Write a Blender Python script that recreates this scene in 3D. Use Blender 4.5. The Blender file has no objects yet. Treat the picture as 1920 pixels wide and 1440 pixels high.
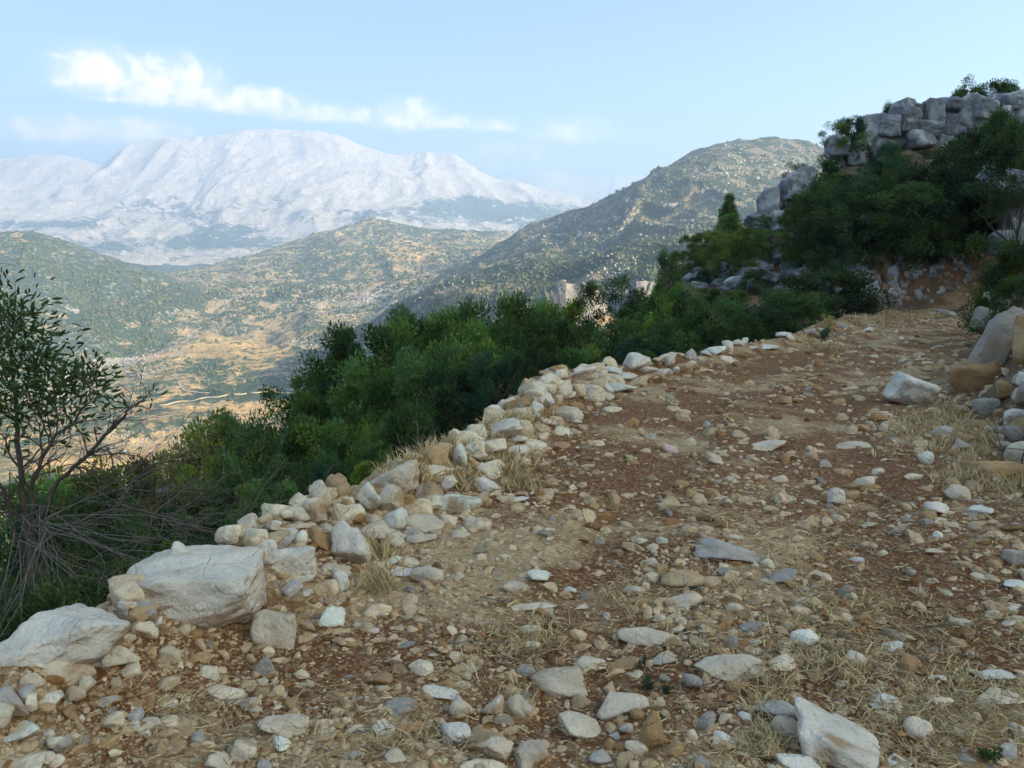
import bpy, math, random
import numpy as np
from mathutils import Vector, Matrix, Euler
R = math.radians
rng = np.random.default_rng(7)
random.seed(7)
S = bpy.context.scene
COL = S.collection

# ------------------------------------------------------------------ camera
CAMZ, PITCH, FPX = 1.6, R(12.0), 1507.0
cd = bpy.data.cameras.new('camera')
cam = bpy.data.objects.new('camera', cd)
COL.objects.link(cam)
cam.location = (0, 0, CAMZ)
cam.rotation_euler = (R(90) - PITCH, 0, 0)
cd.sensor_width = 36.0
cd.lens = 36.0 * FPX / 1920.0
cd.clip_start = 0.05
cd.clip_end = 60000
S.camera = cam

# ------------------------------------------------------------------ world, sun, exposure
SUN_EL, SUN_AZ = R(25.0), R(112.0)      # azimuth clockwise from the view direction (+Y)
w = bpy.data.worlds.new('World')
S.world = w
w.use_nodes = True
nt = w.node_tree
nt.nodes.clear()
def N(nt, t, **kw):
    n = nt.nodes.new(t)
    for k, v in kw.items():
        if k == 'inp':
            for a, b in v.items():
                n.inputs[a].default_value = b
        else:
            setattr(n, k, v)
    return n
def mth(nt, op, a, b=None, c=None, clamp=False):
    n = nt.nodes.new('ShaderNodeMath')
    n.operation = op
    n.use_clamp = clamp
    for i, v in enumerate((a, b, c)):
        if v is None:
            continue
        if isinstance(v, (int, float)):
            n.inputs[i].default_value = v
        else:
            nt.links.new(v, n.inputs[i])
    return n.outputs[0]
def mixc(nt, f, a, b, mode='MIX'):
    n = nt.nodes.new('ShaderNodeMix')
    n.data_type = 'RGBA'
    n.blend_type = mode
    n.clamp_factor = True
    for s, v in ((n.inputs['Factor'], f), (n.inputs['A'], a), (n.inputs['B'], b)):
        pass
    ins = [n.inputs[0], n.inputs[6], n.inputs[7]]
    for s, v in zip(ins, (f, a, b)):
        if isinstance(v, (int, float)):
            s.default_value = v
        elif isinstance(v, (tuple, list)):
            s.default_value = (v[0], v[1], v[2], 1)
        else:
            nt.links.new(v, s)
    return n.outputs[2]
def rampf(nt, v, lo, hi, a=0.0, b=1.0, smooth=True):
    n = nt.nodes.new('ShaderNodeMapRange')
    n.interpolation_type = 'SMOOTHSTEP' if smooth else 'LINEAR'
    nt.links.new(v, n.inputs[0])
    n.inputs[1].default_value = lo
    n.inputs[2].default_value = hi
    n.inputs[3].default_value = a
    n.inputs[4].default_value = b
    return n.outputs[0]
def noise(nt, vec, scale, detail=4.0, rough=0.55, dist=0.0):
    n = nt.nodes.new('ShaderNodeTexNoise')
    n.inputs['Scale'].default_value = scale
    n.inputs['Detail'].default_value = detail
    n.inputs['Roughness'].default_value = rough
    n.inputs['Distortion'].default_value = dist
    if vec is not None:
        nt.links.new(vec, n.inputs['Vector'])
    return n.outputs['Fac']

def ray(px, py):
    x = (px - 960.0) / FPX
    y = (720.0 - py) / FPX
    return np.array((x, math.cos(PITCH) + y * math.sin(PITCH), -math.sin(PITCH) + y * math.cos(PITCH)))
def P(px, py, D):
    d = ray(px, py)
    return np.array((d[0] / d[1] * D, D, CAMZ + d[2] / d[1] * D))

sky = N(nt, 'ShaderNodeTexSky', sky_type='NISHITA', sun_disc=False)
sky.sun_elevation = SUN_EL
sky.sun_rotation = SUN_AZ
sky.altitude = 1200
sky.air_density = 0.6
sky.dust_density = 7.0
sky.ozone_density = 5.5
tc = N(nt, 'ShaderNodeTexCoord')
# clouds: soft cumulus bands, placed by direction (azimuth, elevation in degrees)
sep = N(nt, 'ShaderNodeSeparateXYZ')
nt.links.new(tc.outputs['Generated'], sep.inputs[0])
az = mth(nt, 'MULTIPLY', mth(nt, 'ARCTAN2', sep.outputs[0], sep.outputs[1]), 180 / math.pi)
el = mth(nt, 'MULTIPLY', mth(nt, 'ARCSINE', sep.outputs[2]), 180 / math.pi)
cvec = N(nt, 'ShaderNodeCombineXYZ')
nt.links.new(az, cvec.inputs[0])
nt.links.new(el, cvec.inputs[1])
n1 = noise(nt, cvec.outputs[0], 0.85, 6.0, 0.55)
n2 = noise(nt, cvec.outputs[0], 0.16, 3.0, 0.5)
def azel(px, py):
    d = ray(px, py)
    d = d / np.linalg.norm(d)
    return math.degrees(math.atan2(d[0], d[1])), math.degrees(math.asin(d[2]))
CLOUDS = [  # px, py of the flat base centre, half width, height in photo px, strength
    (185, 150, 62, 42, 1.0), (310, 172, 80, 46, 1.0), (360, 178, 60, 36, .9), (470, 200, 90, 26, .95),
    (590, 218, 95, 20, .8), (655, 222, 45, 17, .75), (765, 228, 60, 30, .95), (840, 234, 60, 18, .7), (925, 240, 50, 15, .7),
    (115, 252, 85, 24, .85), (250, 254, 85, 26, .85), (1070, 255, 85, 30, .5), (960, 290, 90, 26, .45),
    (860, 300, 60, 20, .4), (215, 186, 60, 12, .5), (950, 315, 150, 20, .4)]
acc = None
for (px, py, hw, hh, st) in CLOUDS:
    a0, e0 = azel(px, py)
    wa = hw / 1507 * 57.3 * 1.05
    he = hh / 1507 * 57.3 * 1.15
    dx = mth(nt, 'DIVIDE', mth(nt, 'SUBTRACT', az, a0), wa)
    dy_ = mth(nt, 'SUBTRACT', el, e0)
    up = mth(nt, 'DIVIDE', mth(nt, 'MAXIMUM', dy_, 0.0), he)
    dn = mth(nt, 'DIVIDE', mth(nt, 'MINIMUM', dy_, 0.0), he * 0.45)
    r2 = mth(nt, 'ADD', mth(nt, 'MULTIPLY', dx, dx), mth(nt, 'ADD', mth(nt, 'MULTIPLY', up, up), mth(nt, 'MULTIPLY', dn, dn)))
    g = mth(nt, 'MULTIPLY', mth(nt, 'EXPONENT', mth(nt, 'MULTIPLY', r2, -1.0)), st)
    acc = g if acc is None else mth(nt, 'MAXIMUM', acc, g)
dens = mth(nt, 'ADD', acc, mth(nt, 'MULTIPLY', mth(nt, 'SUBTRACT', n1, 0.48), 2.2))
dens = mth(nt, 'MULTIPLY', dens, rampf(nt, acc, 0.02, 0.3))
cm = rampf(nt, dens, 0.08, 1.1)
veil = rampf(nt, mth(nt, 'ADD', acc, mth(nt, 'MULTIPLY', n2, 0.2)), 0.12, 0.9, 0.0, 0.45)
cm = mth(nt, 'MAXIMUM', cm, veil)
cm = mth(nt, 'MULTIPLY', cm, 0.92)
gain = N(nt, 'ShaderNodeVectorMath', operation='MULTIPLY')
nt.links.new(sky.outputs[0], gain.inputs[0])
SKYTINT = (0.78, 0.98, 1.06)
gain.inputs[1].default_value = SKYTINT
CLOUDC = (4.6, 4.4, 4.4)
skc = mixc(nt, cm, gain.outputs[0], CLOUDC)
bg = N(nt, 'ShaderNodeBackground')
bg.inputs['Strength'].default_value = 0.15
nt.links.new(skc, bg.inputs['Color'])
wo = N(nt, 'ShaderNodeOutputWorld')
nt.links.new(bg.outputs[0], wo.inputs['Surface'])

sd = bpy.data.lights.new('sun', 'SUN')
sun = bpy.data.objects.new('sun', sd)
COL.objects.link(sun)
sd.energy = 4.0
sd.angle = R(0.53)
sd.color = (1.0, 0.93, 0.82)
sv = Vector((math.sin(SUN_AZ) * math.cos(SUN_EL), math.cos(SUN_AZ) * math.cos(SUN_EL), math.sin(SUN_EL)))
sun.rotation_euler = sv.to_track_quat('Z', 'Y').to_euler()
S.view_settings.view_transform = 'Standard'
S.view_settings.look = 'None'
S.view_settings.gamma = 1.0
S.view_settings.exposure = 1.6
S.view_settings.use_curve_mapping = False
S.view_settings.use_white_balance = True
S.view_settings.white_balance_temperature = 9600
S.view_settings.white_balance_tint = 8
cy = S.cycles
cy.max_bounces = 6
cy.diffuse_bounces = 3
cy.glossy_bounces = 1
cy.transmission_bounces = 2
cy.transparent_max_bounces = 4
cy.volume_bounces = 1
cy.use_denoising = True
cy.sample_clamp_indirect = 6.0

# ------------------------------------------------------------------ numpy noise
def _hash(ix, iy, iz, seed):
    h = (ix.astype(np.int64) * 374761393 + iy.astype(np.int64) * 668265263 + iz.astype(np.int64) * 2147483647 + seed * 1274126177) & 0xffffffff
    h = ((h ^ (h >> 13)) * 1274126177) & 0xffffffff
    return ((h ^ (h >> 16)) & 0xffff) / 32767.5 - 1.0
def vn(x, y, z, seed=0):
    fx, fy, fz = np.floor(x), np.floor(y), np.floor(z)
    tx, ty, tz = x - fx, y - fy, z - fz
    ix, iy, iz = fx.astype(np.int64), fy.astype(np.int64), fz.astype(np.int64)
    sx, sy, sz = [t * t * t * (t * (t * 6 - 15) + 10) for t in (tx, ty, tz)]
    c = lambda a, b, d: _hash(ix + a, iy + b, iz + d, seed)
    def L(a, b, t):
        return a + (b - a) * t
    return L(L(L(c(0,0,0), c(1,0,0), sx), L(c(0,1,0), c(1,1,0), sx), sy), L(L(c(0,0,1), c(1,0,1), sx), L(c(0,1,1), c(1,1,1), sx), sy), sz)
def fbm(x, y, z=None, oct=4, seed=0, gain=0.5, lac=2.03):
    if z is None:
        z = np.zeros_like(x) + 0.37
    s, a, t = 0, 1.0, 0
    for o in range(oct):
        s = s + a * vn(x, y, z, seed + o * 17)
        t += a
        a *= gain
        x, y, z = x * lac + 3.1, y * lac - 1.7, z * lac + 0.9
    return s / t
def ridged(x, y, z=None, oct=4, seed=0, gain=0.5, lac=2.07):
    if z is None:
        z = np.zeros_like(x) + 0.37
    s, a, t = 0, 1.0, 0
    for o in range(oct):
        s = s + a * (1 - np.abs(vn(x, y, z, seed + o * 31)) * 2)
        t += a
        a *= gain
        x, y, z = x * lac + 5.1, y * lac - 2.7, z * lac + 1.9
    return s / t
def sst(x, a, b):
    t = np.clip((x - a) / (b - a), 0, 1)
    return t * t * (3 - 2 * t)

# ------------------------------------------------------------------ mesh building
def mesh_np(name, V, F, smooth=True, col=None, colname='cov'):
    """V (n,3); F (m,k) int, uniform polygons"""
    me = bpy.data.meshes.new(name)
    V = np.ascontiguousarray(V, dtype=np.float32)
    F = np.ascontiguousarray(F, dtype=np.int32)
    me.vertices.add(len(V))
    me.vertices.foreach_set('co', V.ravel())
    m, k = F.shape
    me.loops.add(m * k)
    me.loops.foreach_set('vertex_index', F.ravel())
    me.polygons.add(m)
    me.polygons.foreach_set('loop_start', np.arange(0, m * k, k, dtype=np.int32))
    me.polygons.foreach_set('loop_total', np.full(m, k, dtype=np.int32))
    me.polygons.foreach_set('use_smooth', np.full(m, smooth, dtype=bool))
    if col is not None:
        a = me.color_attributes.new(colname, 'FLOAT_COLOR', 'POINT')
        c4 = np.ones((len(V), 4), dtype=np.float32)
        c4[:, :3] = col
        a.data.foreach_set('color', c4.ravel())
    me.update(calc_edges=True)
    return me
def link(name, me, mat=None, parent=None, kind=None, label=None, cat=None, group=None, color=None):
    o = bpy.data.objects.new(name, me)
    COL.objects.link(o)
    if mat is not None and me is not None and len(me.materials) == 0:
        me.materials.append(mat)
    if parent is not None:
        o.parent = parent
    if kind: o['kind'] = kind
    if label: o['label'] = label
    if cat: o['category'] = cat
    if group: o['group'] = group
    if color is not None: o.color = (color[0], color[1], color[2], 1)
    return o
def grid_faces(nu, nv):
    i = np.arange(nu - 1)[:, None]
    j = np.arange(nv - 1)[None, :]
    a = (i * nv + j).ravel()
    return np.stack([a, a + nv, a + nv + 1, a + 1], 1)

def newmat(name, rough=0.9, spec=0.25):
    m = bpy.data.materials.new(name)
    m.use_nodes = True
    t = m.node_tree
    b = t.nodes['Principled BSDF']
    b.inputs['Roughness'].default_value = rough
    b.inputs['Specular IOR Level'].default_value = spec
    return m, t, b
def bump(t, b, h, strength=0.5, dist=0.02):
    n = t.nodes.new('ShaderNodeBump')
    n.inputs['Strength'].default_value = strength
    n.inputs['Distance'].default_value = dist
    t.links.new(h, n.inputs['Height'])
    t.links.new(n.outputs[0], b.inputs['Normal'])

import bmesh
_ICO = {}
def ico(sub):
    if sub not in _ICO:
        bm = bmesh.new()
        bmesh.ops.create_icosphere(bm, subdivisions=sub, radius=1.0)
        _ICO[sub] = (np.array([v.co[:] for v in bm.verts]), np.array([[v.index for v in f.verts] for f in bm.faces]))
        bm.free()
    return _ICO[sub]

# ------------------------------------------------------------------ near terrain height
XL = np.array([(-200,-20),(-30,-4),(-10,-2.3),(0,-1.95),(2.75,-1.52),(4.5,-1.12),(6.2,-.22),(8,.3),(10,.80),(12.2,2.8),(18,7.1),(25,11.3),(32,17),(60,40),(150,110),(400,300)], float)
XR = np.array([(-200,8),(-30,4),(-10,3.0),(0,3.3),(4,3.7),(6.5,4.35),(9,5.3),(11.5,6.5),(19,11.8),(31,19.6),(60,41),(150,104),(400,290)], float)
def xl(y): return np.interp(y, XL[:, 0], XL[:, 1])
def xr(y): return np.interp(y, XR[:, 0], XR[:, 1])
def curve3(pts):
    a = np.array([P(*p) for p in pts])
    return a[:, 0] / a[:, 1], a[:, 1], a[:, 2]       # u, depth, z
SP = [curve3([(1000,640,30),(1250,602,30),(1400,588,30),(1600,574,31),(1860,568,32),(1950,566,32),(2300,560,32)]),
      curve3([(1000,620,36),(1250,585,35),(1400,560,34),(1500,545,34),(1600,508,33),(1700,486,33),(1860,474,33),(1950,440,33),(2300,400,33)]),
      curve3([(1000,640,40),(1180,590,40),(1240,520,42),(1300,480,44),(1380,450,46),(1480,400,49),(1560,330,51),(1700,275,52),(1850,245,54),(1950,225,55),(2300,150,56)])]
def zA(x, y):
    z = -0.06 * np.clip(y, -200, 32) - 0.03 * np.clip(y - 32, 0, 400)
    z = np.where(y < 0, -0.03 * y * 0 + 0.0, z)
    l, r = xl(y), xr(y)
    dl = np.clip(l - x, 0, None)
    z = z - 0.60 * dl * sst(dl, 0.0, 0.7) - 0.9 * sst(dl, 0.25, 4.0)
    z = z + np.clip(dl - 140, 0, None) * 0.25
    dr = np.clip(x - r, 0, None)
    far = sst(y, 33, 60)
    z = z + 0.45 * sst(dr, 0, 0.9) + 0.52 * np.minimum(dr, 6) + 0.58 * np.clip(dr - 6, 0, 150) * (1 - 0.0 * far)
    return z
def H0(x, y):
    x = np.asarray(x, float); y = np.asarray(y, float)
    za = zA(x, y)
    yy = np.maximum(y, 1.0)
    u = x / yy
    D = [np.interp(u, c[0], c[1]) for c in SP]
    Z = [np.interp(u, c[0], c[2]) for c in SP]
    zf = np.where(yy < D[1], Z[0] + (Z[1] - Z[0]) * sst(yy, D[0], D[1]),
                  Z[1] + (Z[2] - Z[1]) * np.clip((yy - D[1]) / (D[2] - D[1]), 0, 1) ** 0.85)
    back = np.clip(yy - D[2], 0, None)
    zf = zf - 0.45 * back * sst(back, 0, 4)
    wu = sst(u, 0.03, 0.19)
    wy = sst(yy, 21, 30)
    right = sst(u, 0.66, 0.85)
    k = wu * wy * (1 - right)
    z = za * (1 - k) + zf * k
    hill = np.clip(x - 0.70 * yy - 6, 0, 150)
    z = np.maximum(z, np.where(right > 0, np.minimum(zf, 20) * wy + 0.58 * hill - 1.0, -1e9)) if True else z
    return z
def H(x, y):
    x = np.asarray(x, float); y = np.asarray(y, float)
    z = H0(x, y)
    l, r = xl(y), xr(y)
    on = sst(x - l, -0.3, 0.4) * sst(r - x, -0.2, 0.5)          # 1 on the track
    rough = 0.045 + 0.22 * (1 - on)
    rough = rough + 0.5 * sst(y, 30, 45)
    d = np.sqrt(x * x + y * y)
    z = z + rough * fbm(x * 0.45, y * 0.45, oct=5, seed=3, gain=0.5)
    z = z + 0.03 * fbm(x * 2.2, y * 2.2, oct=4, seed=9)
    # two shallow wheel ruts along the track, berm along the rim
    c = (l + r) / 2
    z = z - 0.05 * np.exp(-((x - c - 0.75) / 0.3) ** 2) * on - 0.05 * np.exp(-((x - c + 0.75) / 0.3) ** 2) * on
    z = z + 0.20 * np.exp(-((x - l + 0.12) / 0.34) ** 2) * sst(30 - y, 0, 6)
    return z
BROWN = [(1180,900,130,30,1),(1550,760,230,22,.6),(1650,900,160,50,1),(1750,1060,180,50,1.1),(1050,1090,70,30,.8),
    (640,1240,150,40,.8),(1000,1190,120,40,.6),(1560,1330,120,30,.5),(1250,1280,160,60,.9),(1480,1290,150,40,.8),(1850,1240,120,60,.9),(1450,1030,80,30,-.8),
    (1500,680,160,20,.5),(900,1380,150,40,.7),(560,1350,150,30,.5),(1330,640,180,20,-.4),(850,1080,200,60,-.5),(1150,770,120,16,.6),(1900,820,60,120,.7),(1450,830,120,20,.4)]
def blob(px, py, cx, cy, rx, ry, a=0.0):
    ca, sa = math.cos(a), math.sin(a)
    dx, dy = (px - cx), (py - cy)
    return np.exp(-(((dx * ca + dy * sa) / rx) ** 2 + ((-dx * sa + dy * ca) / ry) ** 2))
def proj(V):
    '''nominal photo pixel of world points (used to lay out land cover)'''
    x, y, z = V[:, 0], V[:, 1], V[:, 2] - CAMZ
    f = y * math.cos(PITCH) - z * math.sin(PITCH)
    up = y * math.sin(PITCH) + z * math.cos(PITCH)
    return 960 + FPX * x / f, 720 - FPX * up / f
def brown(px, py):
    b = 0 * px
    for (cx, cy, rx, ry, s) in BROWN:
        b = b + s * blob(px, py, cx, cy, rx, ry)
    return b
def Hs(x, y): return float(H(np.array([x]), np.array([y]))[0])
def G(px, py, n=400):
    """ground point seen at a pixel of the photograph"""
    d = ray(px, py)
    t = np.geomspace(1.6, 130, 330)
    x, y, z = d[0] * t, d[1] * t, CAMZ + d[2] * t
    h = H(x, y)
    i = np.argmax(z < h) if (z < h).any() else len(t) - 1
    a, b = t[max(i - 1, 0)], t[i]
    t = np.linspace(a, b, 24)
    i = int(np.argmax(CAMZ + d[2] * t < H(d[0] * t, d[1] * t)))
    b = t[i] if i else b
    return np.array((d[0] * b, d[1] * b, CAMZ + d[2] * b)), b * 1.0

# ------------------------------------------------------------------ materials of the ground
def mat_ground():
    m, t, b = newmat('stony_soil', 0.95, 0.15)
    tc = N(t, 'ShaderNodeTexCoord')
    o = tc.outputs['Object']
    at = N(t, 'ShaderNodeAttribute', attribute_name='cov')
    sp = N(t, 'ShaderNodeSeparateColor')
    t.links.new(at.outputs['Color'], sp.inputs[0])
    brown = mixc(t, noise(t, o, 9, 4), (0.13, 0.042, 0.015), (0.28, 0.11, 0.04))
    beige = mixc(t, noise(t, o, 14, 5, 0.65), (0.33, 0.185, 0.08), (0.66, 0.42, 0.21))
    m1 = noise(t, o, 1.3, 6, 0.66)
    f = rampf(t, mth(t, 'ADD', m1, mth(t, 'MULTIPLY', sp.outputs[0], 0.5)), 0.44, 0.62)
    c = mixc(t, f, beige, brown)
    v = N(t, 'ShaderNodeTexVoronoi', feature='F1')
    v.inputs['Scale'].default_value = 55
    dw = N(t, 'ShaderNodeTexNoise')
    dw.inputs['Scale'].default_value = 30
    t.links.new(o, dw.inputs['Vector'])
    dm = N(t, 'ShaderNodeVectorMath', operation='MULTIPLY_ADD')
    t.links.new(dw.outputs['Color'], dm.inputs[0])
    dm.inputs[1].default_value = (0.04, 0.04, 0.04)
    t.links.new(o, dm.inputs[2])
    o2 = dm.outputs[0]
    t.links.new(o2, v.inputs['Vector'])
    v2 = N(t, 'ShaderNodeTexVoronoi', feature='DISTANCE_TO_EDGE')
    v2.inputs['Scale'].default_value = 55
    t.links.new(o2, v2.inputs['Vector'])
    # fine grit: individual pale, orange and grey grains
    sc = N(t, 'ShaderNodeSeparateColor')
    t.links.new(v.outputs['Color'], sc.inputs[0])
    grain = mixc(t, sc.outputs[0], (0.76, 0.56, 0.34), (0.42, 0.26, 0.13))
    isg = mth(t, 'MULTIPLY', rampf(t, v2.outputs['Distance'], 0.02, 0.08), rampf(t, sc.outputs[1], 0.45, 0.5))
    isg = mth(t, 'MULTIPLY', isg, rampf(t, f, 0.0, 1.0, 0.9, 0.35))
    c = mixc(t, isg, c, grain)
    # dry litter on the slopes off the track
    slope = mixc(t, noise(t, o, 3, 5, 0.7), (0.10, 0.055, 0.03), (0.28, 0.20, 0.12))
    c = mixc(t, sp.outputs[1], c, slope)
    red = mixc(t, noise(t, o, 4, 4, 0.6), (0.20, 0.075, 0.03), (0.36, 0.20, 0.11))
    c = mixc(t, sp.outputs[2], c, red)
    t.links.new(c, b.inputs['Base Color'])
    h = mth(t, 'ADD', noise(t, o, 30, 6, 0.7), mth(t, 'MULTIPLY', isg, 0.5))
    bump(t, b, h, 0.8, 0.02)
    return m
M_GROUND = mat_ground()

def mat_land(name, s, rock=(0.56,0.53,0.49), scrub=(0.085,0.10,0.045), soil=(0.32,0.235,0.14), forest=(0.022,0.038,0.02), field=(0.62,0.43,0.20)):
    """far land: rock / scrub / bare soil / forest broken up by noise; cov = (rock, forest, field) amounts"""
    m, t, b = newmat(name, 0.95, 0.1)
    tc = N(t, 'ShaderNodeTexCoord')
    o = tc.outputs['Object']
    at = N(t, 'ShaderNodeAttribute', attribute_name='cov')
    sp = N(t, 'ShaderNodeSeparateColor')
    t.links.new(at.outputs['Color'], sp.inputs[0])
    r, g, f = sp.outputs[0], sp.outputs[1], sp.outputs[2]
    nA = rampf(t, noise(t, o, 1 / (60.0 * s), 6, 0.65), 0.32, 0.68, smooth=False)
    nB = rampf(t, noise(t, o, 1 / (16.0 * s), 6, 0.75), 0.32, 0.68, smooth=False)
    nC = rampf(t, noise(t, o, 1 / (160.0 * s), 5, 0.6), 0.32, 0.68, smooth=False)
    c = mixc(t, rampf(t, mth(t, 'ADD', mth(t, 'MULTIPLY', nB, 0.6), mth(t, 'MULTIPLY', nA, 0.4)), 0.44, 0.56), soil, scrub)
    # ochre fields: ragged patches
    v = N(t, 'ShaderNodeTexVoronoi', feature='F1')
    v.inputs['Scale'].default_value = 1 / (75.0 * s)
    v.inputs['Randomness'].default_value = 0.9
    nv = N(t, 'ShaderNodeTexNoise')
    nv.inputs['Scale'].default_value = 1 / (50.0 * s)
    t.links.new(o, nv.inputs['Vector'])
    vm = N(t, 'ShaderNodeVectorMath', operation='MULTIPLY_ADD')
    t.links.new(nv.outputs['Color'], vm.inputs[0])
    vm.inputs[1].default_value = (70 * s, 70 * s, 0)
    t.links.new(o, vm.inputs[2])
    st = N(t, 'ShaderNodeVectorMath', operation='MULTIPLY')
    st.inputs[1].default_value = (0.55, 1.5, 0.0)
    t.links.new(vm.outputs[0], st.inputs[0])
    t.links.new(st.outputs[0], v.inputs['Vector'])
    vs = N(t, 'ShaderNodeSeparateColor')
    t.links.new(v.outputs['Color'], vs.inputs[0])
    fm = rampf(t, mth(t, 'ADD', mth(t, 'ADD', mth(t, 'MULTIPLY', vs.outputs[0], 0.55), mth(t, 'MULTIPLY', nC, 0.5)), mth(t, 'SUBTRACT', f, 1.0)), 0.0, 0.08)
    fm = mth(t, 'MULTIPLY', fm, rampf(t, f, 0.03, 0.2))
    fcol = mixc(t, vs.outputs[1], field, tuple(0.62 * q for q in field))
    fcol = mixc(t, rampf(t, nB, 0.55, 0.8), fcol, scrub)
    c = mixc(t, fm, c, fcol)
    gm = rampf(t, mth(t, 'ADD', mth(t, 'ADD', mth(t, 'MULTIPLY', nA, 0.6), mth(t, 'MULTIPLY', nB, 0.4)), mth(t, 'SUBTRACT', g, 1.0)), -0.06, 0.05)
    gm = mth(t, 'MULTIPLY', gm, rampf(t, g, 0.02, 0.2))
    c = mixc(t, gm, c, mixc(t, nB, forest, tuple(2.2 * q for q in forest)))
    rm = rampf(t, mth(t, 'ADD', mth(t, 'ADD', mth(t, 'MULTIPLY', nB, 0.75), mth(t, 'MULTIPLY', nC, 0.25)), mth(t, 'SUBTRACT', r, 1.0)), -0.05, 0.04)
    rm = mth(t, 'MULTIPLY', rm, rampf(t, r, 0.02, 0.15))
    c = mixc(t, rm, c, mixc(t, nB, tuple(0.7 * q for q in rock), rock))
    t.links.new(c, b.inputs['Base Color'])
    bump(t, b, mth(t, 'ADD', nB, mth(t, 'MULTIPLY', nA, 2.0)), 0.9, 6.0 * s)
    return m

# ------------------------------------------------------------------ near ground: fan of fine cells
nu, nv = 480, 430
uu = np.concatenate([np.linspace(-1.7, -0.76, 34)[:-1], np.linspace(-0.76, 0.76, 440), np.linspace(0.76, 1.7, 34)[1:]])[:, None]
nu = len(uu)
yy = np.geomspace(0.5, 112, nv)[None, :]
Y = np.repeat(yy, nu, 0)
X = uu * yy
Z = H(X.ravel(), Y.ravel()).reshape(X.shape)
V = np.stack([X, Y, Z], -1).reshape(-1, 3)
on = sst(V[:, 0] - xl(V[:, 1]), -0.5, 0.1) * sst(xr(V[:, 1]) - V[:, 0], -0.3, 0.6) * sst(34 - V[:, 1], 0, 3)
ppx, ppy = proj(V)
br = brown(ppx, ppy)
red = 0 * br
for (cx, cy, rx, ry, s) in [(1700,520,150,40,1),(1440,545,70,25,1),(1350,525,60,20,.7),(1560,510,60,40,.6)]:
    red += s * blob(ppx, ppy, cx, cy, rx, ry)
red = np.clip(red * 1.3, 0, 1) * (1 - on) * sst(V[:, 1], 26, 31)
cov = np.stack([np.clip(br, -0.6, 1.2) * 0.55 + 0.1, 1 - on, red], 1)
me = mesh_np('ground', V, grid_faces(nu, nv), True, cov)
link('ground', me, M_GROUND, kind='structure')

# coarse ground all round, the steep wooded hillside to the right and behind included
gx = np.concatenate([np.arange(-150, -12, 3.0), np.arange(-12, 30, 1.5), np.arange(30, 190, 3.0)])
gy = np.concatenate([np.arange(-140, -12, 4.0), np.arange(-12, 60, 1.5), np.arange(60, 150, 4.0)])
X, Y = np.meshgrid(gx, gy, indexing='ij')
Z = H(X.ravel(), Y.ravel()).reshape(X.shape)
U = X / np.maximum(Y, 0.01)
inside = (Y > 1.0) & (np.abs(U) < 1.55) & (Y < 118)
Z = np.where(inside, Z - 0.5 - 0.03 * np.maximum(Y, 0), Z - 0.03)
V = np.stack([X, Y, Z], -1).reshape(-1, 3)
cov = np.tile(np.array([[0.2, 1.0, 0.0]]), (len(V), 1))
link('hillside', mesh_np('hillside', V, grid_faces(len(gx), len(gy)), True, cov), M_GROUND, kind='structure')

# ------------------------------------------------------------------ far land: lofts through depth curves
def catmull(K, t):
    """K (k, ...) keys, t (n,) in key units"""
    k = len(K)
    i = np.clip(np.floor(t).astype(int), 0, k - 2)
    f = (t - i)
    f = f.reshape((-1,) + (1,) * (K.ndim - 1))
    g = lambda j: K[np.clip(j, 0, k - 1)]
    p0, p1, p2, p3 = g(i - 1), g(i), g(i + 1), g(i + 2)
    m1, m2 = (p2 - p0) * 0.35, (p3 - p1) * 0.35
    f2, f3 = f * f, f * f * f
    return (2 * f3 - 3 * f2 + 1) * p1 + (f3 - 2 * f2 + f) * m1 + (-2 * f3 + 3 * f2) * p2 + (f3 - f2) * m2
def loft(curves, nu, seg):
    """curves: lists of (px, py, depth) or (px, depth, z, 'z')"""
    u0 = max(c[0][0] for c in curves)
    u1 = min(c[-1][0] for c in curves)
    us = np.linspace(u0, u1, nu)
    rows = []
    for c in curves:
        px = np.array([p[0] for p in c], float)
        pts = []
        for p in c:
            if len(p) == 4:
                d = ray(p[0], 500)
                pts.append(np.array((d[0] / d[1] * p[1], p[1], p[2])))
            else:
                pts.append(P(*p))
        pts = np.array(pts)
        i = np.clip(np.searchsorted(px, us, side='right') - 1, 0, len(px) - 2)
        t = i + (us - px[i]) / (px[i + 1] - px[i])
        rows.append(catmull(pts, t))
    rows = np.array(rows)                        # (k, nu, 3)
    ts = [0.0]
    for s_, n in enumerate(seg):
        ts += list(s_ + (np.arange(n) + 1) / n)
    ts = np.array(ts)
    A = catmull(rows, ts)                        # (nv, nu, 3)
    return np.transpose(A, (1, 0, 2)), us, ts
LANDS = {}
def steepness(A):
    gu = np.gradient(A, axis=0)
    gv = np.gradient(A, axis=1)
    n = np.cross(gu, gv)
    n /= np.linalg.norm(n, axis=2, keepdims=True) + 1e-9
    return 1 - np.abs(n[:, :, 2])
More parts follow.
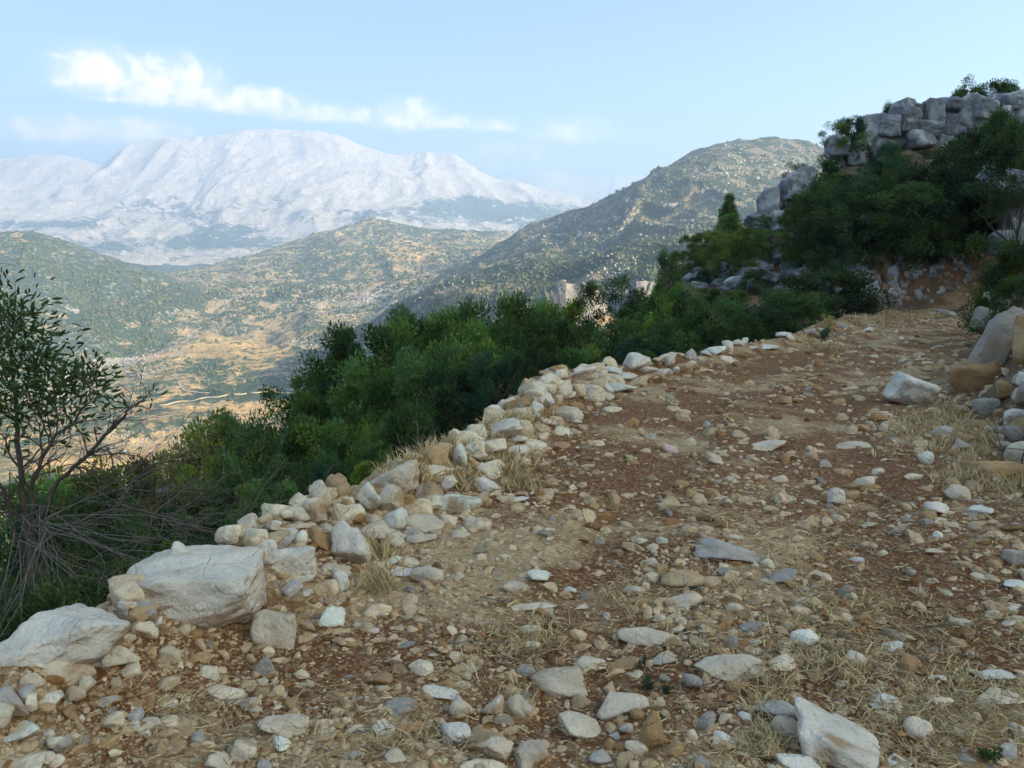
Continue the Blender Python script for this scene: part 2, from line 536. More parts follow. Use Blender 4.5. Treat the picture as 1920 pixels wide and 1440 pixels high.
def land(name, curves, nu, seg, amp, wl, mat, cover, seed=1, gully=0.0, edge=None, skirt=0.0):
    A, us, ts = loft(curves, nu, seg)
    if skirt:
        wv_ = 1 - sst(np.broadcast_to(ts[None, :], A.shape[:2]), 0.0, skirt)
        zv = valley_z(A[:, :, 0], A[:, :, 1])
        A[:, :, 2] = A[:, :, 2] * (1 - wv_) + (np.minimum(zv, A[:, :, 2]) - 14) * wv_
    x, y = A[:, :, 0], A[:, :, 1]
    q = fbm(x / wl, y / wl, oct=3, seed=seed + 50)
    r = ridged(x / wl + 0.6 * q, y / wl + 0.6 * q, oct=6, seed=seed, gain=0.52)
    a = amp * (1 if edge is None else edge(us, ts))
    A[:, :, 2] += a * (r - 0.25)
    if gully:
        g = ridged(x / (wl * 0.33) + q, y / (wl * 0.9) - q, oct=4, seed=seed + 7)
        A[:, :, 2] += gully * a / amp * (g - 0.3)
    Vv = A.reshape(-1, 3)
    px, py = proj(Vv)
    c = cover(px, py, steepness(A).ravel(), Vv)
    LANDS[name] = (A, np.clip(c, 0, 1.5))
    me = mesh_np(name, Vv, grid_faces(A.shape[0], A.shape[1]), True, np.clip(c, 0, 1.5))
    return link(name, me, mat, kind='structure'), A

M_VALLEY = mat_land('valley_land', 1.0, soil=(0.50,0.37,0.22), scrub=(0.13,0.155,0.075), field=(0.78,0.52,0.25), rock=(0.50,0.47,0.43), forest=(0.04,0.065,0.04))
M_MOUNT = mat_land('maquis_land', 1.2, rock=(0.58,0.54,0.50), scrub=(0.075,0.10,0.05), soil=(0.26,0.21,0.14))
M_MASSIF = mat_land('limestone_land', 6.0, rock=(0.82,0.72,0.68), scrub=(0.09,0.11,0.09), soil=(0.62,0.54,0.47), forest=(0.03,0.055,0.05))

# valley floor
def vcover(px, py, st, V):
    n = len(px)
    rock = 0.10 + 0.4 * st
    for (cx, cy, rx, ry, s, a) in [(330,640,230,45,.30,-.35),(560,660,80,20,.1,0),(700,570,130,40,.42,-.2),(250,830,260,35,.2,0),(160,700,160,60,.2,-.3),
                                   (430,850,200,50,.15,0),(620,600,90,25,.25,0),(160,590,80,40,-.1,0),(480,690,120,30,-.1,0)]:
        rock += s * blob(px, py, cx, cy, rx, ry, a)
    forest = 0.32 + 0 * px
    for (cx, cy, rx, ry, s, a) in [(630,650,75,40,.55,-.2),(520,570,70,30,.3,0),(110,620,90,60,.35,0),(390,690,45,14,.5,0),(420,740,130,14,.3,0),  # first and fourth blobs: cloud shadows put into the colour as denser forest
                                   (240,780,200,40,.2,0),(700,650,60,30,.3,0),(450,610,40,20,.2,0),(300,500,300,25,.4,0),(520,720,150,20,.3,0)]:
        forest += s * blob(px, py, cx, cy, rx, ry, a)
    field = 0.2 + 0 * px
    for (cx, cy, rx, ry, s, a) in [(400,535,60,14,.75,0),(560,600,130,30,.75,-.15),(470,620,90,30,.6,0),(280,665,60,14,.8,0),(420,700,200,60,.45,-.15),
                                   (650,590,80,20,.6,0),(360,575,60,20,.6,0),(500,770,260,25,.4,0),(150,850,200,40,.6,0),(220,600,80,25,.4,-.2),(450,655,150,22,.5,0),(330,860,120,30,.5,0)]:
        field += s * blob(px, py, cx, cy, rx, ry, a)
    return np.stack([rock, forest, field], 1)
pxs = [-700, -300, 0, 200, 400, 600, 800, 1000, 1250, 1600, 2200]
def row(D, pys): return [(a, b, D) for a, b in zip(pxs, pys)]
start = []
for a in pxs:
    d = ray(a, 900)
    xx = d[0] / d[1] * 92
    start.append((a, 92, Hs(min(xx, 0.7 * 92), 92) - 6, 'z'))
VALC = [start,
    row(260, [1120,1120,1110,1080,1060,1010,940,860,800,800,800]),
    row(520, [1010,1010,1000,980,950,900,860,800,720,720,720]),
    row(900, [890,890,885,875,862,842,830,800,760,740,740]),
    row(1350, [770,765,755,750,742,735,730,720,700,700,700]),
    row(1900, [670,668,660,655,650,640,640,630,620,620,620]),
    row(2700, [600,600,596,585,575,575,580,580,590,590,590]),
    row(4200, [530,530,528,525,520,525,530,530,540,540,540]),
    row(6500, [490,490,492,494,492,490,490,495,500,500,500]),
    row(9500, [470,470,472,474,472,470,470,470,480,480,480]),
    row(16000, [440,440,440,440,440,440,440,440,440,440,440])]
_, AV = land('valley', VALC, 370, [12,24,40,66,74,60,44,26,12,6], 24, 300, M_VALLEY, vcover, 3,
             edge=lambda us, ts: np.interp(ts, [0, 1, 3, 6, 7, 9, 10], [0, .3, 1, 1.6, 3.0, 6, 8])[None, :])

VYG = np.geomspace(100, 15000, 500)
VZT = np.array([np.interp(VYG, AV[i, :, 1], AV[i, :, 2]) for i in range(AV.shape[0])])
VUT = np.array([np.interp(VYG, AV[i, :, 1], AV[i, :, 0] / AV[i, :, 1]) for i in range(AV.shape[0])])
def valley_z(x, y):
    u = (x / y).ravel(); yy_ = y.ravel()
    k = np.clip(np.searchsorted(VYG, yy_), 0, len(VYG) - 1)
    out = np.zeros(len(u))
    for j in np.unique(k):
        m_ = k == j
        out[m_] = np.interp(u[m_], VUT[:, j], VZT[:, j])
    return out.reshape(x.shape)

def lcover(px, py, st, V):
    forest = 0.62 + 0 * px + 0.15 * blob(px, py, 120, 540, 140, 50)
    rock = 0.22 + 0.6 * st
    field = 0.05 + 0.7 * blob(px, py, 20, 450, 60, 14) + 0.3 * blob(px, py, 230, 600, 60, 20)
    return np.stack([rock, forest, field], 1)
land('left_hill', [
    [(-900,760,1300),(-400,740,1300),(0,690,1450),(120,660,1600),(250,620,1800),(380,590,2100),(480,600,2200),(560,620,2200)],
    [(-900,560,1900),(-400,560,1900),(0,560,2000),(120,560,2100),(250,560,2250),(380,560,2400),(480,570,2500),(560,600,2500)],
    [(-900,400,2600),(-400,410,2600),(0,432,2700),(80,440,2750),(200,482,2800),(330,522,2850),(480,575,2800),(560,610,2800)],
    [(-900,3600,-200,'z'),(-400,3600,-200,'z'),(0,3600,-250,'z'),(120,3600,-250,'z'),(250,3600,-300,'z'),(380,3600,-350,'z'),(480,3600,-400,'z'),(560,3600,-400,'z')]],
    240, [60, 66, 12], 34, 420, M_VALLEY, lcover, 11, gully=14, skirt=0.9, edge=lambda us, ts: np.interp(ts, [0, .3, 1, 1.8, 2, 3], [.2, 1, 1, .5, .35, .3])[None, :])

def mcover(px, py, st, V):
    forest = 0.42 + 0.25 * blob(px, py, 840, 430, 160, 22) + 0.25 * blob(px, py, 600, 500, 60, 60) + 0.25 * blob(px, py, 870, 500, 60, 30) + 0.2 * blob(px, py, 520, 560, 80, 25)
    rock = 0.25 + 0.5 * st + 0.28 * blob(px, py, 720, 560, 120, 30) + 0.3 * blob(px, py, 980, 440, 40, 20)
    field = 0.22 + 0.5 * blob(px, py, 800, 480, 110, 25) + 0.35 * blob(px, py, 650, 540, 120, 30) + 0.4 * blob(px, py, 760, 455, 50, 8) + 0.3 * blob(px, py, 600, 480, 70, 30)
    return np.stack([rock, forest, field], 1)
land('mid_hill', [
    [(250,620,1800),(380,605,1900),(500,618,1850),(650,640,1700),(800,650,1600),(950,650,1500),(1100,650,1400),(1250,640,1400)],
    [(250,560,2600),(380,545,2700),(500,545,2600),(650,540,2500),(800,535,2300),(950,530,2200),(1100,530,2100),(1250,530,2100)],
    [(250,530,3300),(380,505,3400),(500,478,3500),(650,455,3400),(800,460,3300),(950,465,3200),(1100,480,3200),(1250,480,3200)],
    [(250,522,3800),(330,512,3900),(420,500,3900),(520,466,3900),(600,440,3900),(660,424,3900),(700,414,3900),(760,424,3900),(850,433,3950),(950,436,4000),(1100,440,4000),(1250,440,4000)],
    [(250,5200,-380,'z'),(420,5200,-380,'z'),(700,5200,-300,'z'),(950,5600,-230,'z'),(1250,5600,-230,'z')]],
    360, [56, 48, 48, 10], 42, 520, M_VALLEY, mcover, 23, gully=22, skirt=0.8, edge=lambda us, ts: np.interp(ts, [0, .3, 1, 2.7, 3, 4], [.2, 1, 1, .6, .25, .3])[None, :])

def rcover(px, py, st, V):
    n = len(px)
    forest = 0.55 + 0.1 * blob(px, py, 1150, 500, 160, 60) - 0.12 * blob(px, py, 1450, 300, 150, 30)
    rock = 0.20 + 0.5 * np.clip(st - 0.2, 0, 1) * (0.6 + 1.2 * fbm(V[:, 0] / 40, V[:, 1] / 40, oct=3, seed=8)) + 0.16 * blob(px, py, 1000, 445, 80, 30, -.5) + 0.15 * blob(px, py, 1400, 320, 150, 25) + 0.2 * blob(px, py, 1330, 480, 70, 30) + 0.0*px
    field = 0.05 + 0.4 * blob(px, py, 940, 540, 60, 40)
    return np.stack([rock, forest, field], 1)
_, AM = land('right_mountain', [
    [(640,680,1250),(760,670,1100),(850,665,950),(1000,650,850),(1150,630,760),(1300,640,700),(1500,660,700),(1700,660,700),(2200,660,700)],
    [(640,650,1500),(760,600,1400),(850,570,1300),(1000,545,1200),(1150,520,1150),(1300,500,1100),(1500,480,1050),(1700,460,1050),(2200,420,1050)],
    [(640,640,1750),(760,590,1750),(850,545,1750),(1000,490,1750),(1130,480,1750),(1200,415,1850),(1300,402,1850),(1420,420,1800),(1560,420,1750),(1700,420,1700),(2200,420,1700)],
    [(640,636,1800),(760,584,1850),(850,535,1900),(1000,470,1900),(1130,440,1860),(1200,372,1900),(1260,352,1900),(1340,350,1900),(1420,365,1880),(1560,400,1850),(1700,400,1800),(2200,400,1800)],
    [(640,632,2100),(760,575,2200),(850,520,2300),(930,468,2500),(1000,428,2600),(1080,402,2600),(1150,367,2600),(1230,336,2600),(1290,301,2600),(1350,286,2600),(1440,273,2600),(1500,276,2600),(1560,292,2600),(1700,330,2600),(2200,420,2600)],
    [(640,2900,-400,'z'),(850,3200,-350,'z'),(1000,3400,-300,'z'),(1300,3600,-200,'z'),(1560,3600,-200,'z'),(2200,3600,-300,'z')]],
    480, [44, 66, 20, 56, 12], 46, 360, M_MOUNT, rcover, 31, gully=30, skirt=0.9, edge=lambda us, ts: np.interp(ts, [0, .4, 1, 3.7, 4, 5], [.2, 1, 1, .6, .25, .2])[None, :])

def gcover(px, py, st, V):
    up = sst(-py, -395, -330)
    rock = 0.50 + 0.9 * up + 0.15 * st
    forest = 0.42 - 1.1 * up
    for (cx, cy, rx, ry, s) in [(620,352,64,10,.6),(450,368,45,18,.35),(545,366,26,16,.3),(310,370,60,12,.3),(860,372,80,26,.5),(700,400,90,12,.2),
                                (240,380,60,20,.3),(330,345,20,30,.3),(520,345,16,40,.35),(640,330,14,40,.3),(740,350,30,30,.35),(800,340,16,36,.3),(360,402,70,10,.2),(1000,400,120,30,.35),(350,458,300,12,.3),(420,440,80,20,.35),(100,420,100,10,.3)]:
        forest += s * blob(px, py, cx, cy, rx, ry)
        rock -= 0.8 * s * blob(px, py, cx, cy, rx, ry)
    for (cx, cy, rx, ry) in [(120,390,120,26),(520,430,70,18),(640,430,90,10),(440,350,40,30),(720,370,60,20)]:
        rock += 0.25 * blob(px, py, cx, cy, rx, ry)
    field = 0.0 + 0.9 * blob(px, py, 990, 412, 40, 10) + 0.35 * blob(px, py, 500, 430, 160, 14)
    return np.stack([rock, forest, field], 1)
MASK = [(-1200,330),(-500,322),(-200,312),(0,303),(50,296),(110,291),(150,298),(175,308),(200,304),(225,284),(260,270),(300,263),(360,261),(430,258),(480,254),(530,249),(580,255),(640,266),(680,282),(720,295),(770,292),(820,295),(860,303),(900,326),(940,340),(1000,352),(1060,362),(1120,384),(1200,402),(1400,420)]
land('limestone_massif', [
    [(-1200,505,5200),(0,500,5200),(400,498,5200),(800,480,5600),(1100,470,5800),(1400,460,5800)],
    [(-1200,440,6900),(0,440,6900),(400,446,6700),(650,436,6700),(900,436,6900),(1100,440,6900),(1400,450,6900)],
    [(-1200,385,8200),(0,385,8200),(200,390,8100),(400,385,8000),(620,375,8000),(800,395,8000),(950,410,8000),(1100,420,8000),(1400,440,8000)],
    [(-1200,350,8900),(0,350,8900),(200,345,8800),(400,330,8700),(620,325,8700),(800,335,8700),(950,375,8800),(1100,405,8800),(1400,430,8800)],
    [(a, b, 10000) for a, b in MASK],
    [(-1200,13500,-200,'z'),(0,13500,-200,'z'),(400,13500,-200,'z'),(1400,13500,-200,'z')]],
    540, [20, 46, 48, 46, 8], 175, 1300, M_MASSIF, gcover, 41, gully=120, edge=lambda us, ts: np.interp(ts, [0, .4, 1, 2, 3.6, 4, 5], [.2, .7, .8, .9, .55, .16, .1])[None, :])
def fcover(px, py, st, V):
    return np.stack([0.75 + 0 * px, 0.4 + 0 * px, 0 * px], 1)
land('far_ridge', [
    [(600,440,12500),(1000,440,12500),(1700,440,12500)],
    [(600,380,15000),(1000,375,15000),(1700,390,15000)],
    [(600,360,17000),(850,345,17000),(930,340,17000),(1020,321,17000),(1070,330,17000),(1110,334,17000),(1180,330,17000),(1250,338,17000),(1400,345,17000),(1700,350,17000)],
    [(600,21000,-100,'z'),(1000,21000,-100,'z'),(1700,21000,-100,'z')]],
    240, [20, 30, 8], 200, 1800, M_MASSIF, fcover, 51, gully=60, edge=lambda us, ts: np.interp(ts, [0, 1, 1.8, 2, 3], [.3, 1, .5, .2, .1])[None, :])

# ------------------------------------------------------------------ haze: one closed box of even air
def box_np(x0, x1, y0, y1, z0, z1):
    V = np.array([(x, y, z) for x in (x0, x1) for y in (y0, y1) for z in (z0, z1)], float)
    F = np.array([(0,1,3,2),(4,6,7,5),(0,4,5,1),(2,3,7,6),(0,2,6,4),(1,5,7,3)])
    return V, F
HAZE_DENS = 1.6e-4
V, F = box_np(-24000, 26000, -3000, 24000, -900, 1150)
mh = bpy.data.materials.new('haze')
mh.use_nodes = True
mh.node_tree.nodes.clear()
pv = N(mh.node_tree, 'ShaderNodeVolumePrincipled')
pv.inputs['Color'].default_value = (0.47, 0.68, 0.94, 1)
pv.inputs['Density'].default_value = HAZE_DENS
pv.inputs['Anisotropy'].default_value = 0.2
oh = N(mh.node_tree, 'ShaderNodeOutputMaterial')
mh.node_tree.links.new(pv.outputs[0], oh.inputs['Volume'])
link('haze', mesh_np('haze', V, F, False), mh, kind='stuff')

# dirt roads of the valley, draped over the land
ALLP = np.concatenate([LANDS[n_][0].reshape(-1, 3) for n_ in ('valley', 'left_hill', 'mid_hill')])
apx, apy = proj(ALLP)
def drape(px, py):
    m_ = (np.abs(apx - px) < 7) & (np.abs(apy - py) < 7)
    if not m_.any(): return None
    q = ALLP[m_]; d2 = (apx[m_] - px) ** 2 + (apy[m_] - py) ** 2
    near = q[:, 1] < q[np.argmin(d2), 1] * 1.12
    q, d2 = q[near], d2[near]
    i = np.argsort(d2)[:4]
    w_ = 1 / (d2[i] + .3)
    return (q[i] * w_[:, None]).sum(0) / w_.sum()
M_ROAD, t_, b_ = newmat('dusty_road', 0.95, 0.1)
b_.inputs['Base Color'].default_value = (0.55, 0.42, 0.26, 1)
for rd in [[(60,645),(100,640),(130,632),(150,622),(200,618),(240,602),(280,585),(300,570)],[(462,530),(485,538),(500,548),(488,562)],[(488,575),(470,580),(468,592),(490,600),(502,612),(470,622),(430,634)],
           [(500,612),(540,622),(590,618),(640,604),(722,584)],[(240,668),(300,664),(350,652),(430,634)],[(330,716),(350,735),(420,738),(520,735),(600,745)],[(560,556),(590,566),(585,590),(560,605)],
           [(300,760),(400,745),(480,735)],[(120,560),(180,565),(230,575)],[(700,470),(760,478),(830,470),(880,480)]]:
    rd = np.array(rd, float)
    L_ = np.concatenate([[0], np.cumsum(np.hypot(*np.diff(rd, axis=0).T))])
    sp_ = np.arange(0, L_[-1], 4.0)
    pts = [drape(np.interp(q, L_, rd[:, 0]) + 2 * math.sin(q * .21), np.interp(q, L_, rd[:, 1]) + 1.2 * math.sin(q * .13)) for q in sp_]
    pts = np.array([p for p in pts if p is not None])
    if len(pts) < 4: continue
    k5 = np.ones(5) / 5
    sm = np.stack([np.convolve(np.pad(pts[:, c_], 2, mode='edge'), k5, 'valid') for c_ in range(3)], 1)
    tg = np.gradient(sm, axis=0); tg[:, 2] = 0
    sd_ = np.stack([-tg[:, 1], tg[:, 0], 0 * tg[:, 0]], 1); sd_ /= np.linalg.norm(sd_, axis=1, keepdims=True) + 1e-9
    w_ = 2.0
    Vr = np.stack([sm - sd_ * w_, sm - sd_ * w_ * .3, sm + sd_ * w_ * .3, sm + sd_ * w_], 1) + np.array([0, 0, 1.6])
    Vr[:, (0, 3), 2] -= 1.4
    link('dirt_road', mesh_np('dirt_road', Vr.reshape(-1, 3), grid_faces(len(sm), 4), True), M_ROAD, kind='structure')

# scattered trees, bushes and rock heads of the far slopes
def mat_vcol(name, rough=0.95):
    m, t, b = newmat(name, rough, 0.1)
    at = N(t, 'ShaderNodeAttribute', attribute_name='cov')
    t.links.new(at.outputs['Color'], b.inputs['Base Color'])
    return m
M_FARTREE = mat_vcol('far_foliage')
M_FARROCK = mat_vcol('far_rock')
OCTA = (np.array([(1,0,0),(-1,0,0),(0,1,0),(0,-1,0),(0,0,1),(0,0,-1)], float), np.array([(0,2,4),(2,1,4),(1,3,4),(3,0,4),(2,0,5),(1,2,5),(3,1,5),(0,3,5)]))
def scatter_land(name, src, n, size, dmax, chan, seed, pal, mat, sub=0, squash=1.0, jit=0.35, base=0.15, lo=0.3):
    A, cv = LANDS[src]
    r_ = np.random.default_rng(seed)
    px, py = proj(A.reshape(-1, 3))
    px = px.reshape(A.shape[:2]); py = py.reshape(A.shape[:2])
    ar = np.abs(np.gradient(px, axis=0) * np.gradient(py, axis=1))
    D_ = A[:, :, 1]
    ok = (px > -120) & (px < 2040) & (D_ < dmax) & (D_ > 240) & (np.gradient(py, axis=1) < 0.05)
    wgt = ar * ok * (base + np.clip(cv[:, chan].reshape(px.shape) - lo, 0, 1)) * np.clip(1.25 - cv[:, 2].reshape(px.shape), 0.05, 1) * np.clip(0.45 + 1.5 * fbm(A[:, :, 0] / 110, A[:, :, 1] / 110, oct=4, seed=seed), 0.05, 2) ** 1.6
    wgt = np.clip(wgt, 0, None)[:-1, :-1].ravel()
    wgt /= wgt.sum()
    k = r_.choice(len(wgt), n, p=wgt)
    i, j = k // (A.shape[1] - 1), k % (A.shape[1] - 1)
    fu, fv = r_.random((n, 1)), r_.random((n, 1))
    p = (A[i, j] * (1 - fu) + A[i + 1, j] * fu) * (1 - fv) + (A[i, j + 1] * (1 - fu) + A[i + 1, j + 1] * fu) * fv
    s = size * np.clip(np.exp(r_.normal(-.05, .4, n)), .3, 1.6) * np.clip(p[:, 1] / 1500, 0.45, 1.5) ** 0.6
    Vi, F = OCTA if sub == 0 else ico(sub)
    nv_ = len(Vi)
    B = Vi[None] * (1 + r_.uniform(-jit, jit, (n, nv_, 1)))
    B = B * np.stack([s, s * r_.uniform(.7, 1.2, n), s * squash * r_.uniform(.7, 1.3, n)], 1)[:, None, :]
    V = (B + p[:, None, :] + np.array([0, 0, 1.0]) * (s * squash * 0.35)[:, None, None]).reshape(-1, 3)
    FF = (F[None] + (np.arange(n) * nv_)[:, None, None]).reshape(-1, 3)
    pal = np.array(pal)
    C = np.repeat(pal[r_.integers(0, len(pal), n)] * r_.uniform(.75, 1.25, (n, 1)), nv_, 0)
    link(name, mesh_np(name, V, FF, False, C), mat, kind='stuff')
TP = [(0.06,0.09,0.04),(0.08,0.105,0.045),(0.05,0.075,0.035),(0.11,0.12,0.055)]
RP = [(0.38,0.35,0.31),(0.32,0.30,0.27),(0.43,0.39,0.34)]
scatter_land('woodland', 'valley', 12000, 2.7, 2700, 1, 61, TP, M_FARTREE)
scatter_land('woodland', 'left_hill', 7000, 3.0, 3000, 1, 62, TP, M_FARTREE)
scatter_land('woodland', 'mid_hill', 9000, 3.3, 3900, 1, 63, TP, M_FARTREE)
scatter_land('woodland', 'right_mountain', 15000, 2.7, 2700, 1, 64, TP, M_FARTREE)
scatter_land('rubble', 'valley', 3600, 1.6, 2200, 0, 65, RP, M_FARROCK, squash=.8, base=0.0, lo=.28)
scatter_land('rubble', 'right_mountain', 4500, 1.9, 2700, 0, 66, RP, M_FARROCK, squash=.9, base=0.03)
scatter_land('rubble', 'mid_hill', 1800, 2.4, 3800, 0, 67, RP, M_FARROCK, squash=.8, base=0.03)

# ------------------------------------------------------------------ rocks
def rock_np(seed, sub, planes=11, sharp=38, rough=0.06, pits=0.0, dmin=0.55, boxy=False):
    r_ = np.random.default_rng(seed)
    Vd, F = OCTA if sub == 0 else ico(sub)
    n = r_.normal(size=(planes, 3))
    if boxy:
        n = np.concatenate([np.array([(1,0,0),(-1,0,0),(0,1,0),(0,-1,0),(0,0,1),(0,0,-1)]) + r_.normal(0, .16, (6, 3)), r_.normal(size=(4, 3))])
        planes = 10
    n /= np.linalg.norm(n, axis=1, keepdims=True)
    d = r_.uniform(dmin, 1.0, planes)
    if boxy:
        d[:6] = r_.uniform(.82, 1.0, 6); d[6:] = r_.uniform(1.0, 1.25, 4)
    dots = np.clip(Vd @ n.T, 0, None) / d
    rad = (np.sum(dots ** sharp, 1) + 0.72 ** sharp) ** (-1.0 / sharp)
    rad = np.minimum(rad, 1.7 if boxy else 1.42)
    V = Vd * rad[:, None]
    V /= np.abs(V).max(0)                # fit the unit box
    if sub >= 2:
        o = r_.uniform(-50, 50, 3)
        a = fbm(V[:, 0] * 1.7 + o[0], V[:, 1] * 1.7 + o[1], V[:, 2] * 1.7 + o[2], oct=5 if sub > 3 else 3, seed=seed % 97, gain=0.55)
        b = ridged(V[:, 0] * 1.3 + o[1], V[:, 1] * 1.3 + o[2], V[:, 2] * 1.3 + o[0], oct=3, seed=seed % 89)
        V = V * (1 + rough * 1.9 * a + rough * 0.8 * (b - 0.3))[:, None]
        if sub > 3:
            e = fbm(V[:, 0] * 7 + o[0], V[:, 1] * 7 + o[1], V[:, 2] * 7 + o[2], oct=3, seed=11)
            V = V * (1 + 0.028 * e)[:, None]
        if pits:
            c = fbm(V[:, 0] * 5 + o[0], V[:, 1] * 5, V[:, 2] * 5, oct=2, seed=5)
            V = V * (1 - pits * sst(c, 0.25, 0.6))[:, None]
    return V, F

def mat_rock(name, stain=(0.42, 0.23, 0.10), grey=(0.48, 0.41, 0.33), dirt=(0.38, 0.205, 0.095), stain_lo=0.60, scale=1.0, greyamt=0.52, greymix=0.38):
    m, t, b = newmat(name, 0.88, 0.25)
    tc = N(t, 'ShaderNodeTexCoord')
    oi = N(t, 'ShaderNodeObjectInfo')
    ge = N(t, 'ShaderNodeNewGeometry')
    o = N(t, 'ShaderNodeVectorMath', operation='MULTIPLY_ADD')
    cr = N(t, 'ShaderNodeCombineXYZ')
    for i in range(3):
        t.links.new(mth(t, 'MULTIPLY', oi.outputs['Random'], 37.0 + 11 * i), cr.inputs[i])
    t.links.new(ge.outputs['Position'], o.inputs[0])
    o.inputs[1].default_value = (1, 1, 1)
    t.links.new(cr.outputs[0], o.inputs[2])
    v = o.outputs[0]
    base = oi.outputs['Color']
    n1 = noise(t, v, 6.0 * scale, 5, 0.62)
    n2 = noise(t, v, 2.1 * scale, 4, 0.55, 0.6)
    n3 = noise(t, v, 38.0 * scale, 4, 0.7)
    n4 = noise(t, v, 3.4 * scale, 5, 0.65, 0.3)
    c = mixc(t, rampf(t, n1, 0.35, 0.7), base, (0.78, 0.76, 0.74), 'MULTIPLY')
    c = mixc(t, rampf(t, n4, greyamt, greyamt + 0.14, 0, greymix), c, grey)
    c = mixc(t, rampf(t, n2, stain_lo, stain_lo + 0.09, 0, 0.85), c, stain)
    c = mixc(t, rampf(t, n3, 0.56, 0.76, 0, 0.5), c, tuple(0.55 * q for q in dirt))
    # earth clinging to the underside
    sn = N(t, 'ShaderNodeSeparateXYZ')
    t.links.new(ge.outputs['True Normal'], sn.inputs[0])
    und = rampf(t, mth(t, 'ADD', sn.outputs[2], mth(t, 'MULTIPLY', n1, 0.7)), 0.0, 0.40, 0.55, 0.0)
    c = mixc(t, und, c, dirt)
    t.links.new(c, b.inputs['Base Color'])
    h = mth(t, 'ADD', mth(t, 'MULTIPLY', n3, 0.5), mth(t, 'MULTIPLY', n1, 2.0))
    cr2 = N(t, 'ShaderNodeTexVoronoi', feature='DISTANCE_TO_EDGE')
    cr2.inputs['Scale'].default_value = 2.6 * scale
    wv = N(t, 'ShaderNodeTexNoise')
    wv.inputs['Scale'].default_value = 3.0 * scale
    t.links.new(v, wv.inputs['Vector'])
    wm = N(t, 'ShaderNodeVectorMath', operation='MULTIPLY_ADD')
    t.links.new(wv.outputs['Color'], wm.inputs[0])
    wm.inputs[1].default_value = (0.5 / scale,) * 3
    t.links.new(v, wm.inputs[2])
    t.links.new(wm.outputs[0], cr2.inputs['Vector'])
    crack = rampf(t, cr2.outputs['Distance'], 0.0, 0.03)
    h = mth(t, 'ADD', h, mth(t, 'MULTIPLY', crack, 0.16))
    bump(t, b, h, 0.9, 0.03 / scale)
    return m
M_ROCK = mat_rock('limestone')
M_STAINED = mat_rock('stained_limestone', stain_lo=0.42)
M_CLIFF = mat_rock('weathered_limestone', grey=(0.17, 0.175, 0.185), stain=(0.26, 0.17, 0.10), stain_lo=0.70, scale=0.35, greyamt=0.40, greymix=0.75, dirt=(0.13, 0.115, 0.10))
M_CUT = mat_rock('road_cut_rock', grey=(0.2, 0.2, 0.22), stain=(0.36, 0.14, 0.05), stain_lo=0.50, scale=0.5)
STONEC = {'w': (0.92, 0.79, 0.62), 'c': (0.83, 0.645, 0.445), 't': (0.66, 0.43, 0.23), 'o': (0.62, 0.335, 0.14), 'g': (0.42, 0.35, 0.275),
          'b': (0.56, 0.48, 0.39), 'd': (0.24, 0.165, 0.11)}
COLN = {'w': 'white', 'c': 'cream', 't': 'tan', 'o': 'orange-stained', 'g': 'grey', 'b': 'blue-grey', 'd': 'dark brown'}

